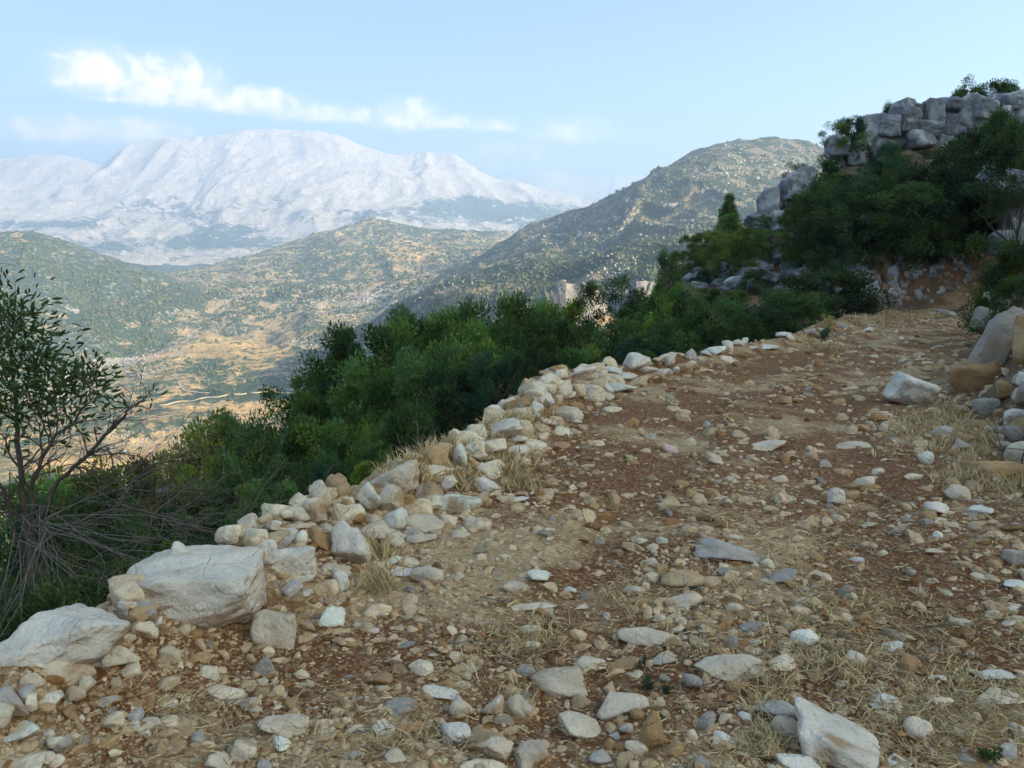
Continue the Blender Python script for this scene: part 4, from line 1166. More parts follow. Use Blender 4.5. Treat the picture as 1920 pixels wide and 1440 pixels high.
# pale sunlit cliff across the ravine
def ccover(px, py, st, V):
    return np.stack([0.92 + 0 * px - 0.5 * blob(px, py, 1140, 600, 40, 12), 0.25 + 0 * px, 0 * px], 1)
M_RAVINE = mat_land('ravine_cliff', 0.12, rock=(0.36, 0.35, 0.345))
_, AC = land('ravine_cliff', [
    [(940,720,265),(1040,700,262),(1100,700,260),(1160,700,262),(1240,700,266),(1340,700,270)],
    [(940,612,268),(1000,604,266),(1060,602,262),(1110,600,262),(1160,610,266),(1210,600,262),(1260,604,264),(1340,612,270)],
    [(940,590,270),(1000,566,270),(1045,536,268),(1075,530,268),(1110,536,268),(1140,566,274),(1165,560,274),(1190,530,268),(1215,528,268),(1260,548,270),(1340,590,272)],
    [(940,700,300),(1060,640,300),(1160,640,300),(1240,640,300),(1340,700,300)]],
    220, [20, 60, 12], 1.8, 20, M_RAVINE, ccover, 71, gully=2.6, edge=lambda us, ts: np.interp(ts, [0, 1, 1.8, 2, 3], [.3, 1, .8, .2, .2])[None, :])

# ------------------------------------------------------------------ trees and shrubs
def tube(path, radii, sides=6):
    path = np.asarray(path, float); n = len(path)
    T = np.gradient(path, axis=0)
    T /= np.linalg.norm(T, axis=1, keepdims=True) + 1e-9
    ref = np.array([0.3, 0.2, 0.93]); 
    A_ = np.cross(T, ref); A_ /= np.linalg.norm(A_, axis=1, keepdims=True) + 1e-9
    B_ = np.cross(T, A_)
    th = np.arange(sides) / sides * 2 * math.pi
    ring = A_[:, None] * np.cos(th)[None, :, None] + B_[:, None] * np.sin(th)[None, :, None]
    V = (path[:, None] + ring * np.asarray(radii)[:, None, None]).reshape(-1, 3)
    i = np.arange(n - 1)[:, None] * sides; j = np.arange(sides)[None, :]; j2 = (j + 1) % sides
    F = np.stack([i + j, i + j2, i + sides + j2, i + sides + j], -1).reshape(-1, 4)
    return V, F
def join(parts):
    Vs, Fs, off = [], [], 0
    for V, F in parts:
        Vs.append(V); Fs.append(F + off); off += len(V)
    return np.concatenate(Vs), np.concatenate(Fs)
def wander(p0, d, L, n, bend, r_, up=0.0):
    pts = [np.array(p0, float)]; d = np.array(d, float); d /= np.linalg.norm(d)
    for k in range(n):
        d = d + r_.normal(0, bend, 3) + np.array((0, 0, up)); d /= np.linalg.norm(d)
        pts.append(pts[-1] + d * L / n)
    return pts

def mat_bark(name, c1, c2):
    m, t, b = newmat(name, 0.95, 0.1)
    ge = N(t, 'ShaderNodeNewGeometry')
    c = mixc(t, noise(t, ge.outputs['Position'], 14, 4, 0.6), c1, c2)
    t.links.new(c, b.inputs['Base Color'])
    bump(t, b, noise(t, ge.outputs['Position'], 60, 3), 0.6, 0.01)
    return m
M_BARK = mat_bark('bark', (0.06, 0.042, 0.03), (0.17, 0.13, 0.10))
M_TWIG = mat_bark('dead_twig', (0.10, 0.08, 0.065), (0.25, 0.215, 0.185))
def mat_leaf():
    m, t, b = newmat('foliage', 0.6, 0.25)
    at = N(t, 'ShaderNodeAttribute', attribute_name='cov')
    oi = N(t, 'ShaderNodeObjectInfo')
    c = mixc(t, 1.0, oi.outputs['Color'], at.outputs['Color'], 'MULTIPLY')
    t.links.new(c, b.inputs['Base Color'])
    tr = N(t, 'ShaderNodeBsdfTranslucent')
    c2 = mixc(t, 1.0, c, (1.5, 1.7, 0.6), 'MULTIPLY')
    t.links.new(c2, tr.inputs['Color'])
    mx = N(t, 'ShaderNodeMixShader')
    mx.inputs[0].default_value = 0.28
    t.links.new(b.outputs[0], mx.inputs[1]); t.links.new(tr.outputs[0], mx.inputs[2])
    out = [n for n in t.nodes if n.type == 'OUTPUT_MATERIAL'][0]
    t.links.new(mx.outputs[0], out.inputs['Surface'])
    return m
M_LEAF = mat_leaf()
def leaves_np(C, Dv, size, r_, asp=0.42, fold=0.25):
    """C centres (n,3), Dv directions (n,3): two-triangle folded leaves"""
    n = len(C)
    Dv = Dv / (np.linalg.norm(Dv, axis=1, keepdims=True) + 1e-9)
    S_ = np.cross(Dv, r_.normal(size=(n, 3))); S_ /= np.linalg.norm(S_, axis=1, keepdims=True) + 1e-9
    Nn = np.cross(Dv, S_)
    s = (size * r_.uniform(.65, 1.3, n))[:, None]
    a = C; b = C + Dv * s * .5 + S_ * s * asp * .5 + Nn * s * fold * .3; c = C + Dv * s; d = C + Dv * s * .5 - S_ * s * asp * .5 + Nn * s * fold * .3
    V = np.stack([a, b, c, d], 1).reshape(-1, 3)
    k = np.arange(n)[:, None] * 4
    F = np.concatenate([k + np.array([[0, 1, 2]]), k + np.array([[0, 2, 3]])], 1).reshape(-1, 3)
    return V, F
def make_crown(kind, seed, nleaf, size, open_=0.0):
    """unit crown: height 1 from z=0, radius ~0.5; returns crown + trunk meshes"""
    r_ = np.random.default_rng(seed)
    nc = {'round': 62, 'cone': 70, 'column': 60, 'airy': 46, 'low': 60}[kind]
    # clump centres
    zz = r_.uniform(0.06, 0.95, nc) if kind != 'airy' else r_.uniform(0.25, 0.97, nc)
    if kind == 'round': rad = 0.5 * np.sqrt(np.clip(1 - ((zz - 0.45) / 0.56) ** 2, 0.02, 1))
    elif kind == 'cone': rad = 0.46 * np.clip(1.04 - zz, 0.03, 1) ** 0.75 * np.minimum(1, 0.6 + zz * 3)
    elif kind == 'column': rad = 0.40 * np.clip(1.03 - zz, 0.02, 1) ** 0.45
    elif kind == 'airy': rad = 0.44 * np.sqrt(np.clip(1 - ((zz - 0.62) / 0.42) ** 2, 0.02, 1))
    else: rad = 0.5 * np.clip(1 - zz, 0.02, 1) ** 0.4
    th = r_.uniform(0, 6.283, nc)
    lob = 1 + 0.28 * np.sin(th * 3 + r_.uniform(0, 6)) * np.sin(zz * 9 + r_.uniform(0, 6)) + 0.15 * r_.normal(size=nc)
    rr = rad * lob * r_.uniform(0.35, 1.0, nc) ** 0.45
    cx = np.stack([rr * np.cos(th), rr * np.sin(th), zz], 1)
    cs = r_.uniform(0.055, 0.135, nc) * (0.75 if kind == 'airy' else 1)
    per = nleaf // nc
    k = np.repeat(np.arange(nc), per)
    q = r_.normal(size=(len(k), 3)); q /= np.linalg.norm(q, axis=1, keepdims=True)
    q *= (r_.random((len(k), 1)) ** 0.45)
    C = cx[k] + q * cs[k][:, None] * np.array([1.15, 1.15, 0.85])
    C[:, 2] = np.maximum(C[:, 2], 0.0)
    out = q + 0.5 * (cx[k] - np.array([0, 0, 0.4])) + r_.normal(0, .5, (len(k), 3)) + np.array([0, 0, .1])
    V, F = leaves_np(C, out, size, r_)
    br_ = (r_.uniform(.5, 1.6, nc))[k] * r_.uniform(.75, 1.3, len(k))
    hue = r_.normal(0, .16, nc)[k]
    col = np.stack([br_ * (1 + hue + .0), br_, br_ * (1 - hue)], 1)
    dead = r_.random(len(k)) < 0.015
    col[dead] *= np.array([3.0, 1.3, .8])
    me = mesh_np('crown', V, F, False, np.repeat(col, 4, 0))
    me.materials.append(M_LEAF)
    parts = [tube([(0, 0, -.12), (0.01, 0, .1), (0.0, .012, .35), (-.01, 0, .75)], [.022, .019, .014, .005], 7)]
    for i in r_.choice(nc, 26, replace=False):
        z0 = max(0.03, cx[i, 2] * r_.uniform(.25, .7))
        p0 = np.array([0, 0, z0]); p1 = cx[i]
        mid = (p0 + p1) / 2 + r_.normal(0, .02, 3) + np.array([0, 0, -.02])
        parts.append(tube([p0, mid, p1], [.009, .006, .002], 5))
    V, F = join(parts)
    mt = mesh_np('trunk', V, F, True)
    mt.materials.append(M_BARK)
    return me, mt
CROWNS = {'round': [make_crown('round', 10 + i, 11500, .038) for i in range(3)], 'cone': [make_crown('cone', 20 + i, 12000, .036) for i in range(3)],
          'column': [make_crown('column', 30, 13000, .029)], 'airy': [make_crown('airy', 40 + i, 8500, .026) for i in range(2)],
          'low': [make_crown('low', 50 + i, 10500, .040) for i in range(2)]}
LC = {'g': (0.082, 0.140, 0.036), 'd': (0.056, 0.096, 0.030), 'l': (0.12, 0.18, 0.035), 'y': (0.13, 0.15, 0.035), 'b': (0.042, 0.095, 0.048), 'n': (0.11, 0.085, 0.04),
      'r': (0.22, 0.07, 0.035), 'k': (0.046, 0.076, 0.028)}
LN = {'g': 'mid green', 'd': 'dark green', 'l': 'bright green', 'y': 'yellow-green', 'b': 'blue-green', 'n': 'brownish', 'r': 'reddish', 'k': 'blackish green'}
KN = {'round': 'bushy', 'cone': 'pointed', 'column': 'columnar', 'airy': 'airy', 'low': 'low spreading'}
def tree(px, top, D, wpx, kind, c, label=None, low=None, foot=None):
    """crown top seen at (px, top); it stands on the ground below, or reaches down to picture row foot"""
    if 9 < D < 26 and kind in ('round', 'cone') and px < 1010: top -= 10
    T = P(px, top, D)
    gz = Hs(T[0], T[1]) - 0.1
    if foot is not None:
        gz = max(gz, P(px, foot, D)[2])
    h = max(T[2] - gz, 0.25)
    if D > 34 and px > 1270 and kind not in ('low',) and foot is None and top < 400:
        while D > 33 and h < 1.15 * wpx / FPX * D:
            D -= 0.5
            T = P(px, top, D); gz = Hs(T[0], T[1]) - 0.1; h = max(T[2] - gz, 0.25)
    wm = wpx / FPX * D
    src = random.choice(CROWNS[kind])
    nm = 'shrub' if (h < 1.6 or kind == 'low') else 'tree'
    e = link(nm, None, cat=nm)
    e.location = (T[0], T[1], gz)
    e.rotation_euler = (0, 0, random.uniform(0, 6.28))
    hh = h
    vary = random.uniform(.68, 1.35)
    a = link('crown', src[0], parent=e, color=[q * vary for q in LC[c]])
    wm = max(wm * 1.12, 0.42 * min(h, 5))
    hc = h if kind == 'column' else float(np.clip(h, (0.5 if kind == 'low' else 0.85) * wm, 1.45 * wm))
    a.scale = (wm, wm, hc)
    a.location = (0, 0, h - hc)
    b = link('trunk', src[1], parent=e)
    b.scale = (min(wm, hh * .8), min(wm, hh * .8), hh)
    if label:
        e['label'] = label
    else:
        PENDING.append((e, f"{LN[c]} {KN[kind]}", nm, px, top + 20))
    return e
LM += [(160, 700, 'the leafy branches at left', 't1'), (1255, 500, 'the columnar tree', 't2'), (930, 720, 'the round blue-green shrub', 't3'), (1200, 660, 'the low blue-green shrub', 't4'),
       (1560, 580, 'the big dark bush', 't5'), (690, 860, 'the light green shrub', 't6')]
TREES = [
 # left belt below the rim (px, top, D, w, kind, colour[, label])
 (1150,522,22,140,'airy','d','loose airy dark tree standing alone right of the grey rock knob'),
 (1255,468,30,70,'column','d','columnar dark green tree rising at the left tip of the spur'),
 (1040,562,25,64,'round','l',None),(1010,578,22,80,'round','g',None),(960,566,18,120,'cone','g',None),(900,578,17,100,'round','d',None),(1000,605,15.5,120,'round','d',None),
 (935,672,10.2,112,'round','b','round blue-green shrub standing at the verge above the slope'),(830,588,16,100,'cone','g',None),(870,612,14,110,'round','g',None),(780,590,17,90,'round','d',None),(745,612,15,110,'cone','g',None),
 (700,618,16,100,'round','d',None),(640,664,17,80,'round','g',None),(715,682,12.5,160,'round','g',None),(820,668,11.5,170,'round','d',None),(880,700,10.5,150,'round','k',None),
 (620,735,14,140,'round','g',None),(566,700,17,70,'airy','g',None),(540,742,15,130,'airy','g',None),(450,784,15,140,'round','g',None),(400,806,13,120,'round','y',None),(352,838,14,110,'round','n',None),
 (505,800,10.5,180,'round','d',None),(640,790,10,180,'round','g',None),(745,770,9.2,150,'round','d',None),(560,850,8.2,150,'round','d',None),(430,870,9.5,170,'round','g',None),(300,884,17,110,'round','y',None),
 (255,900,16,100,'low','y',None),(340,930,9,150,'round','d',None),(235,925,10.5,150,'round','n',None),(120,930,9.5,200,'round','d',None),(40,960,8,200,'round','k',None),(270,1000,7,200,'round','d',None),
 (150,1010,6.0,220,'round','k',None),(400,960,7.3,150,'round','d',None),(330,1020,5.2,130,'low','g',None),(30,1060,4.8,200,'round','k',None),(500,900,7.6,120,'round','g',None),(200,1060,4.7,150,'round','k',None),
 (480,950,6.4,110,'low','d',None),(110,1085,3.9,230,'low','k',None),(250,1065,4.2,200,'low','k',None),(370,1000,5.0,180,'round','k',None),(20,1150,3.7,160,'low','k',None),(300,940,8.5,190,'round','d',None),(470,880,9.0,180,'round','d',None),(600,820,11,170,'round','d',None),(430,1000,5.4,120,'low','d',None),(60,900,12,240,'low','g',None),(180,880,13,220,'low','y',None),(1060,640,16,110,'round','d',None),(1100,600,21,90,'round','d',None),(1090,655,13.5,120,'low','g',None),(1010,660,12.5,110,'round','k',None),(1200,560,24,80,'round','d',None),
 (1150,600,17,140,'round','d',None),(960,700,11,80,'round','k',None),(700,830,7.9,110,'round','d',None),
 (1200,632,13.3,180,'low','b','low blue-green shrub spreading at the rim beside the far rock heap'),
 (1260,530,24,110,'round','g',None),(1240,570,20,110,'round','l',None),(1300,570,19,140,'round','d',None),(1350,556,21,120,'round','d',None),(1400,590,19.5,110,'round','d',None),(1430,572,22,130,'round','k',None),
 (1500,545,24,150,'round','d',None),(1550,506,28,160,'round','d','largest dark bush beside the far end of the track'),(1600,545,27,90,'round','k',None),(1340,610,16.5,120,'low','k',None),(1270,600,16,120,'round','d',None),
 (1460,600,21.5,110,'low','k',None),
 # spur and hillside
 (1594,214,50.5,78,'airy','g','dark green tree leaning from the left end of the skyline crag'),(1594,222,51,64,'round','b',None),(1666,192,51,28,'column','g','tiny upright bush on top of the skyline crag'),
 (1825,142,55,64,'airy','y','pale tree top above the right part of the skyline crag'),(1820,165,54,90,'low','g',None),(1868,152,55,70,'round','g',None),(1900,165,54,50,'round','g',None),
 (1368,364,45,44,'cone','g','slim irregular conifer sticking up on the spur skyline'),(1372,400,44,84,'cone','g',None),(1418,428,44,54,'round','g',None),(1450,366,46,34,'low','g',None),(1330,434,43,84,'round','y',None),
 (1345,455,42,80,'round','n',None),(1290,470,41,70,'round','g',None),(1320,450,44,60,'airy','n',None),(1402,450,42,66,'airy','n',None),(1432,462,41,60,'airy','g',None),
 (1318,508,38,34,'low','b',None),(1525,288,47,80,'airy','d',None),(1560,300,45,110,'cone','d',None),(1600,330,44,110,'round','k',None),(1545,360,43,120,'round','d',None),(1620,345,43,110,'round','k',None),
 (1670,268,46,100,'cone','b',None),(1720,290,45,100,'airy','d',None),(1700,345,42,140,'round','d',None),(1780,290,44,110,'round','k',None),(1780,340,40,150,'round','d',None),(1716,346,39,70,'low','y','yellow-green bush in the middle of the wooded slope'),
 (1730,370,38.5,120,'round','d',None),(1850,235,42,150,'round','k',None),(1895,205,36,120,'round','d',None),(1915,280,33,50,'round','g',None),(1800,310,37,120,'round','k',None),(1640,420,39,120,'round','k',None),(1560,430,41,110,'round','k',None),
 (1505,450,40,70,'round','g',None),(1585,432,37.5,50,'low','y',None),(1625,440,37,80,'low','g',None),(1690,432,37,100,'low','d',None),(1770,424,37,110,'low','k',None),(1850,440,34.5,70,'round','k',None),
 (1480,464,39.5,56,'low','r','reddish shrub on the slope right of the dark ledges'),(1462,480,39,60,'low','y',None),(1500,490,38.5,60,'low','g',None),(1530,430,42,60,'low','g',None),
 (1905,455,15.5,120,'low','k','blackish bush overhanging the leaning slab at the right edge'),(1915,520,13,90,'low','k',None),(1875,500,18,80,'low','d',None),
 (1420,520,36,50,'low','d',None),(1380,545,33,60,'low','g',None),(1330,540,34,60,'low','d',None),(1480,545,31,70,'low','d',None),(1935,230,30,80,'round','k',None),
 (1660,360,42,120,'round','k',None),(1740,400,38,110,'round','k',None),(1800,400,37,110,'round','k',None),(1590,380,43,110,'round','k',None),(1640,322,48,70,'low','d',None),(1690,312,48,70,'low','g',None),(1740,300,48.5,80,'low','d',None),(1600,335,47,60,'low','k',None),(1790,290,49,70,'low','k',None)]
for a in TREES:
    tree(*a[:6], label=a[6])
r6 = random.Random(17)
for k in range(75):
    px, py = r6.uniform(1290, 1900), r6.uniform(350, 548)
    if py < 480 - (px - 1290) * 0.45 or (px > 1580 and py > 430) or (px > 1840 and py < 460): continue
    g, _ = G(px, py)
    if not 32.5 < g[1] < 56: continue
    w6 = r6.uniform(34, 90)
    kd = r6.choice(['round', 'low', 'round', 'airy', 'low'])
    tree(px, py - w6 * (.9 if kd != 'low' else .5), float(g[1]) - .3, w6, kd, r6.choice('gddkkbny'))
# wooded hillside outside the frame on the right (it shades the track)
tree(1207, 712, 11.4, 44, 'low', 'd', 'small dark green tuft on the track side of the far rock heap')
tree(690, 868, 6.1, 90, 'low', 'l', 'light green feathery shrub growing among the verge rocks')
tree(704, 800, 8.4, 66, 'airy', 'l', 'bright green sapling in front of the dark trees')
tree(1306, 662, 13.2, 36, 'airy', 'd', 'thin dark sprig on the rim by the white flat slabs')
tree(612, 868, 6.6, 44, 'low', 'b', None)

# ------------------------------------------------------------------ the half-bare bush at the left edge
r7 = np.random.default_rng(99)
def at(px, py, D): return P(px, py, D)
D0 = 4.6
stems = [
 [(62,1110,4.4,.022),(50,1000,4.5,.020),(38,900,4.6,.017),(32,800,4.7,.013),(24,700,4.7,.010),(22,640,4.8,.006),(30,585,4.8,.003)],
 [(60,1020,4.45,.016),(62,900,4.4,.012),(95,830,4.4,.010),(140,790,4.4,.007),(170,740,4.4,.004)],
 [(66,990,4.4,.015),(110,905,4.35,.012),(165,850,4.3,.009),(215,800,4.3,.007),(250,762,4.3,.005),(284,738,4.3,.002)],
 [(50,1040,4.5,.014),(10,940,4.5,.010),(-10,850,4.5,.008),(-6,760,4.5,.005)],
 [(66,1030,4.4,.015),(130,985,4.3,.011),(215,955,4.3,.009),(290,962,4.25,.008),(360,985,4.2,.007),(440,1004,4.2,.005),(530,1000,4.2,.003)],
 [(290,962,4.25,.006),(340,925,4.4,.004),(400,915,4.5,.003)],
 [(215,955,4.3,.006),(250,900,4.4,.005),(300,870,4.4,.004),(350,850,4.4,.002)],
 [(165,850,4.3,.006),(200,842,4.2,.005),(212,880,4.2,.004),(200,910,4.2,.002)],
 [(500,1020,4.9,.004),(520,960,5.1,.004),(540,900,5.2,.002)],
]
wood, tips = [], []
def grow(p, d, L, rad, depth, acc):
    n = 5
    pts = wander(p, d, L, n, 0.20, r7, 0.02)
    acc.append(tube(pts, np.linspace(rad, rad * .35, n + 1), 4 if rad < .004 else 5))
    if depth == 0:
        tips.append((pts[-1], pts[-1] - pts[-2])); return
    for k in range(r7.integers(2, 4)):
        i = r7.integers(1, n + 1)
        dd = (pts[i] - pts[i - 1]); dd /= np.linalg.norm(dd)
        dd = dd + r7.normal(0, .55, 3)
        grow(pts[i], dd, L * r7.uniform(.45, .75), rad * .5, depth - 1, acc)
leafy = []
for si, s_ in enumerate(stems):
    pts = np.array([at(a, b, c) for a, b, c, _ in s_])
    t = np.linspace(0, len(pts) - 1, len(pts) * 4)
    Q = catmull(pts, t) + r7.normal(0, .006, (len(t), 3))
    rad = np.interp(t, np.arange(len(pts)), [q[3] for q in s_])
    wood.append(tube(Q, rad, 6))
    for k in range(4 + 2 * len(pts)):
        i = r7.integers(len(t) // 5, len(t))
        dd = Q[min(i + 1, len(t) - 1)] - Q[i - 1]; dd /= np.linalg.norm(dd) + 1e-9
        grow(Q[i], dd + r7.normal(0, .6, 3), r7.uniform(.12, .34), rad[i] * .45 + .001, 1 if rad[i] < .006 else 2, wood)
V, F = join(wood)
bush = link('leafy_bush', None, label='tall half-bare bush with narrow leaves at the left edge', cat='bush')
bush.location = at(60, 1150, 4.5)
def under(o, root):
    o.parent = root
    o.matrix_parent_inverse = Matrix.Translation(-Vector(root.location))
    return o
under(link('branch', mesh_np('branch', V, F, True), M_BARK), bush)
# leaves grouped along the upper stems
LEAFZ = [(30,590,24,26,110),(20,600,40,40,200),(40,650,50,40,330),(10,690,50,50,260),(70,690,40,30,200),(30,740,50,40,280),(90,720,50,30,220),(150,715,40,22,200),(120,750,46,24,180),
         (60,780,50,26,160),(165,700,24,14,90),(8,620,24,60,160),(10,800,30,50,110),(70,640,24,26,80),(180,735,14,18,50),(285,742,10,8,12),(250,765,16,10,20),(135,790,30,18,50)]
Cs, Ds = [], []
for (cx, cy, rx, ry, n) in LEAFZ:
    for k in range(int(n * .75)):
        a, b = r7.normal(0, .85, 2)
        c = at(cx + a * rx, cy + b * ry, 4.5 + r7.normal(0, .16))
        Cs.append(c); Ds.append(np.array((a * .8, r7.normal() * .7, -b * .4 + .25 + r7.normal() * .5)))
Cs = np.array(Cs); Ds = np.array(Ds)
def leaf6(C, Dv, size, r_):
    n = len(C)
    Dv = Dv / np.linalg.norm(Dv, axis=1, keepdims=True)
    S_ = np.cross(Dv, r_.normal(size=(n, 3))); S_ /= np.linalg.norm(S_, axis=1, keepdims=True)
    Nn = np.cross(Dv, S_)
    s = (size * r_.uniform(.7, 1.3, n))[:, None]
    w_ = .14
    pts = [C, C + Dv * s * .35 + S_ * s * w_ + Nn * s * .05, C + Dv * s * .7 + S_ * s * w_ * .8 - Nn * s * .0, C + Dv * s - Nn * s * .15,
           C + Dv * s * .7 - S_ * s * w_ * .8, C + Dv * s * .35 - S_ * s * w_ + Nn * s * .05]
    V = np.stack(pts, 1).reshape(-1, 3)
    k = np.arange(n)[:, None] * 6
    F = np.concatenate([k + np.array([[0, 1, 2, 3]]), k + np.array([[0, 3, 4, 5]])], 1).reshape(-1, 4)
    return V, F
V, F = leaf6(Cs, Ds, .052, r7)
cb = r7.uniform(.6, 1.5, (len(Cs), 1)) * np.array([[1.0, 1.0, .9]])
o = under(link('foliage', mesh_np('foliage', V, F, False, np.repeat(cb, 6, 0)), M_LEAF, color=(0.055, 0.085, 0.032)), bush)
# tangle of dead twigs under it
def dead_bush(label, base, D, n, L, spread, depth, dirs, seed, rad=.0034, name='dead_bush'):
    global r7
    old = r7; r7 = np.random.default_rng(seed)
    acc = []
    p0 = at(base[0], base[1], D)
    for k in range(n):
        d = np.array(dirs[k % len(dirs)], float) + r7.normal(0, spread, 3)
        grow(p0 + r7.normal(0, .05, 3), d, L * r7.uniform(.6, 1.2), rad, depth, acc)
    V, F = join(acc)
    r7 = old
    root = link(name, None, label=label, cat='dead bush')
    root.location = p0
    under(link('twig', mesh_np('twig', V, F, True), M_TWIG), root)
dead_bush('tangle of grey dead twigs hanging over the dark slope at left', (70,985), 4.1, 34, 1.0, .35, 2, [(.5,-.1,-.6),(.1,-.2,-1),(-.4,0,-.8),(.9,0,-.35),(.7,0,.1),(.3,-.2,-.7)], 5)
dead_bush('grey leafless twigs spreading in front of the dark trees', (300,985), 5.2, 20, .75, .4, 2, [(1,0,.2),(.6,0,.7),(-.3,0,.8),(-.8,0,.3),(.9,0,-.2)], 6)
dead_bush('bleached dead branch beside the dry grass', (770,862), 7.3, 5, .42, .25, 1, [(.5,0,.9),(.3,0,1),(-.3,0,.7)], 7, .008)
dead_bush('thin bare twigs leaning against the dark trees by the verge rocks', (470,985), 5.4, 5, .7, .25, 1, [(.5,0,.9),(.9,0,.1),(.2,0,1)], 8, .005)
dead_bush('small thorny twig clump between the big boulders', (262,1122), 3.5, 12, .16, .5, 1, [(0,0,1),(.5,0,.7),(-.5,0,.6)], 9, .003)
dead_bush('short dead stick standing among the right bank rocks', (1905,905), 6.3, 2, .5, .12, 1, [(0,0,1)], 10, .009)
dead_bush('brown dry scrub below the orange-topped rock', (1870,930), 6.0, 40, .22, .6, 1, [(0,-.3,.6),(.7,-.3,.2),(-.7,-.3,.2)], 11, .003)

# ------------------------------------------------------------------ dry grass and litter
M_STRAW = mat_vcol('straw')
def blades(name, spots, seed, n_per, length, lean=0.5, flat=False, pal=((0.64,0.45,0.22),(0.74,0.56,0.30),(0.48,0.33,0.17)), width=.0022):
    r_ = np.random.default_rng(seed)
    P0, R_ = [], []
    for (x, y, rad, k) in spots:
        m = max(1, int(n_per * k))
        a = r_.uniform(0, 6.283, m); q = rad * np.sqrt(r_.random(m))
        P0.append(np.stack([x + q * np.cos(a), y + q * np.sin(a)], 1))
    P0 = np.concatenate(P0)
    n = len(P0)
    z = H(P0[:, 0], P0[:, 1])
    L = length * r_.uniform(.4, 1.2, n)
    d = r_.normal(0, lean, (n, 3)); d[:, 2] = 1.0 if not flat else np.abs(r_.normal(0, .12, n))
    if flat: d[:, :2] = r_.normal(0, 1, (n, 2))
    d /= np.linalg.norm(d, axis=1, keepdims=True)
    b = np.concatenate([P0, z[:, None] + (0.006 if not flat else r_.uniform(.003, .03, n)[:, None])], 1)
    side = np.cross(d, r_.normal(size=(n, 3))); side /= np.linalg.norm(side, axis=1, keepdims=True)
    w_ = (width * np.clip(P0[:, 1] / 3, .8, 3.5) * r_.uniform(.7, 1.4, n))[:, None]
    droop = np.array([[0, 0, -1.0]]) * L[:, None] * (0.12 if not flat else 0.03)
    mid = b + d * L[:, None] * .55 + side * r_.normal(0, .05, (n, 1)) * L[:, None]
    tip = b + d * L[:, None] + droop + side * r_.normal(0, .12, (n, 1)) * L[:, None]
    V = np.stack([b - side * w_, b + side * w_, mid - side * w_ * .8, mid + side * w_ * .8, tip], 1).reshape(-1, 3)
    k = np.arange(n)[:, None] * 5
    F = np.concatenate([k + np.array([[0, 1, 3]]), k + np.array([[0, 3, 2]]), k + np.array([[2, 3, 4]])], 1).reshape(-1, 3)
    C = np.repeat(np.array(pal)[r_.integers(0, len(pal), n)] * r_.uniform(.7, 1.2, (n, 1)), 5, 0)
    link(name, mesh_np(name, V, F, False, C), M_STRAW, kind='stuff')
def spots_px(lst, dens=1.0, seed=1):
    r_ = random.Random(seed)
    out = []
    for (cx, cy, rx, ry, n) in lst:
        for k in range(n):
            px, py = r_.gauss(cx, rx * .5), r_.gauss(cy, ry * .5)
            if not (-60 < px < 1980 and 560 < py < 1470): continue
            g, _ = G(px, py)
            if g[1] > 33: continue
            out.append((g[0], g[1], 0.02 + .012 * g[1], 1.0))
    return out
blades('dry_grass', spots_px([(800,850,90,34,36),(760,880,60,24,14),(950,890,44,40,22),(930,850,40,30,8),(880,900,60,24,8),(1000,760,40,14,10),(960,800,50,18,16),(720,1045,30,20,6),
    (1720,800,60,40,16),(1800,830,70,50,30),(1850,900,90,30,26),(1640,600,120,14,40),(1720,590,120,12,30),(1540,650,60,10,12),(700,1100,40,20,8),(1010,780,40,20,8)], seed=2), 3, 22, .14)
blades('dry_grass', spots_px([(1500,1180,120,60,14),(1760,1370,200,60,40),(1600,1260,120,50,14),(1450,1300,70,50,14),(1440,1400,50,40,20),(1540,1240,120,30,10),(950,1290,80,50,8),(700,1400,80,30,6),
    (1000,1200,100,40,20),(1800,1300,120,40,30),(1660,1130,100,30,16),(1180,1120,50,20,8)], seed=3), 4, 16, .075, lean=1.1)
allsp = spots_px([(1500,1220,420,160,120),(1750,1350,260,100,130),(1000,1220,300,140,60),(1450,1050,400,120,60),(650,1380,400,80,70),(1650,1200,260,120,120),(300,1330,200,60,30)], seed=5)
blades('straw_litter', allsp, 5, 9, .085, flat=True, pal=((0.54,0.37,0.19),(0.66,0.48,0.26),(0.34,0.21,0.11)))
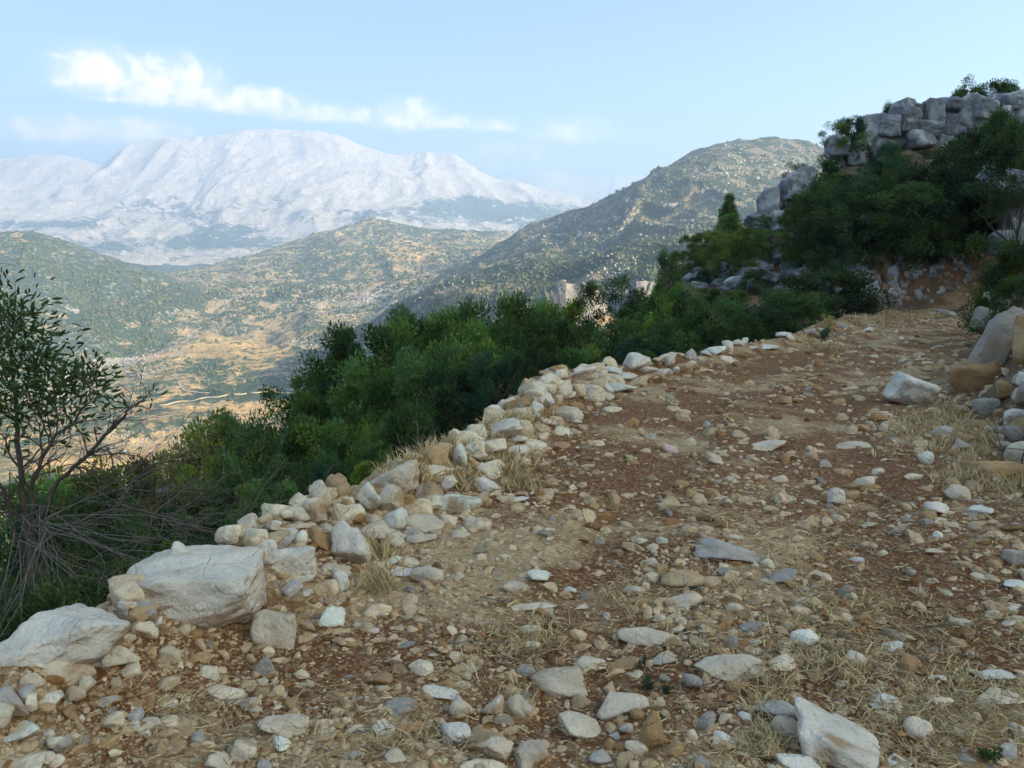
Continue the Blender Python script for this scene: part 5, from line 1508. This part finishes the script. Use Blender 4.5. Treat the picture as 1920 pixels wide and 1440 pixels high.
# larger dry twigs lying on the track, one by one
TW = [(930,1130,60,20,-.3),(1005,1305,10,90,1.3),(900,1210,120,20,.1),(1900,948,150,6,0),(1600,1030,110,30,-.4),(1440,1230,80,30,.5),(700,1378,80,16,.2),(890,1405,90,12,-.1),(1010,1395,20,60,1.2),
      (1120,1330,60,14,-.2),(1580,1200,90,30,-.5),(1690,1070,80,10,.1),(1330,1290,50,10,.3),(1300,1200,70,16,.3),(560,1330,40,14,-.4),(1760,1180,90,14,.1),(1520,1380,60,40,.8),(960,1240,70,12,.15)]
for i, (px, py, w_, h_, an) in enumerate(TW):
    g, _ = G(px, py)
    L = math.hypot(w_, h_ * 1.6) / FPX * g[1]
    rr = np.random.default_rng(300 + i)
    dx, dy = math.cos(an), math.sin(an)
    pts = []
    for k in range(9):
        s_ = (k / 8 - .5) * L
        x, y = g[0] + dx * s_ + rr.normal(0, .012 * L), g[1] + dy * s_ + rr.normal(0, .012 * L)
        pts.append((x, y, Hs(x, y) + .012 + .01 * rr.random()))
    parts = [tube(pts, np.linspace(.0032, .0014, 9), 5)]
    for k in (3, 5, 6):
        q = np.array(pts[k]); e = q + np.array([dx + rr.normal(0, .6), dy + rr.normal(0, .6), .15]) * L * .16
        parts.append(tube([q, (q + e) / 2 + rr.normal(0, .004, 3), e], [.002, .0015, .0008], 4))
    V, F = join(parts)
    o = link('dry_twig', mesh_np('dry_twig', V, F, True), M_TWIG, cat='twig')
    PENDING.append((o, ('long thin' if L > .25 else 'short') + ' dry', 'twig', px, py))
# thistle and small green weeds
def weed(label, px, py, hpx, wpx, c, n, seed, size=.03, name='weed', cat='weed'):
    r_ = np.random.default_rng(seed)
    g, _ = G(px, py)
    hh = hpx / FPX * g[1]; ww = wpx / FPX * g[1]
    root = link(name, None, label=label, cat=cat)
    root.location = g
    parts, C, Dv = [], [], []
    for k in range(7):
        a = r_.uniform(0, 6.28); e = np.array([math.cos(a) * ww * .45 * r_.random(), math.sin(a) * ww * .45 * r_.random(), hh * r_.uniform(.6, 1)])
        mid = e * .5 + r_.normal(0, ww * .05, 3)
        parts.append(tube([(0, 0, -.01), mid, e], [.004 * hh / .3, .003 * hh / .3, .0015 * hh / .3], 4))
        for q in range(n // 7):
            f = r_.uniform(.25, 1)
            C.append(e * f + r_.normal(0, ww * .07, 3)); Dv.append(r_.normal(0, 1, 3) + np.array([0, 0, .6]))
    V, F = join(parts)
    link('stem', mesh_np('stem', V, F, True), M_TWIG, parent=root)
    V, F = leaves_np(np.array(C), np.array(Dv), size, r_, asp=.5)
    link('foliage', mesh_np('foliage', V, F, False, np.ones((len(V), 3)) * r_.uniform(.8, 1.2, (len(V), 1))), M_LEAF, parent=root, color=c)
weed('dry yellow thistle standing at the far rim before the dark bush', 1552, 628, 46, 34, (0.42, 0.34, 0.13), 200, 1, .05, 'thistle', 'thistle')
weed('blue-green weed at the foot of the yellow thistle', 1545, 636, 22, 26, (0.09, 0.15, 0.08), 160, 2, .07)
weed('small dark green weed below the tan hump', 1302, 1112, 14, 40, (0.045, 0.085, 0.04), 120, 3, .014)
weed('small dark green weed left of the long bedded stone', 1215, 1292, 20, 44, (0.045, 0.085, 0.04), 160, 4, .014)
weed('tiny dark green weed right of the broad cream stone', 1250, 1298, 16, 34, (0.045, 0.085, 0.04), 120, 5, .013)
weed('green weed near the lower right corner', 1855, 1428, 26, 56, (0.06, 0.12, 0.03), 220, 6, .016)
weed('green weed patch among stones above the broad cream stone', 1203, 1252, 30, 30, (0.05, 0.085, 0.045), 130, 7, .012)
weed('small grey-green weed growing on the verge beside the blue-grey stone', 485, 1012, 26, 50, (0.10, 0.13, 0.06), 160, 8, .016)
settle_labels()
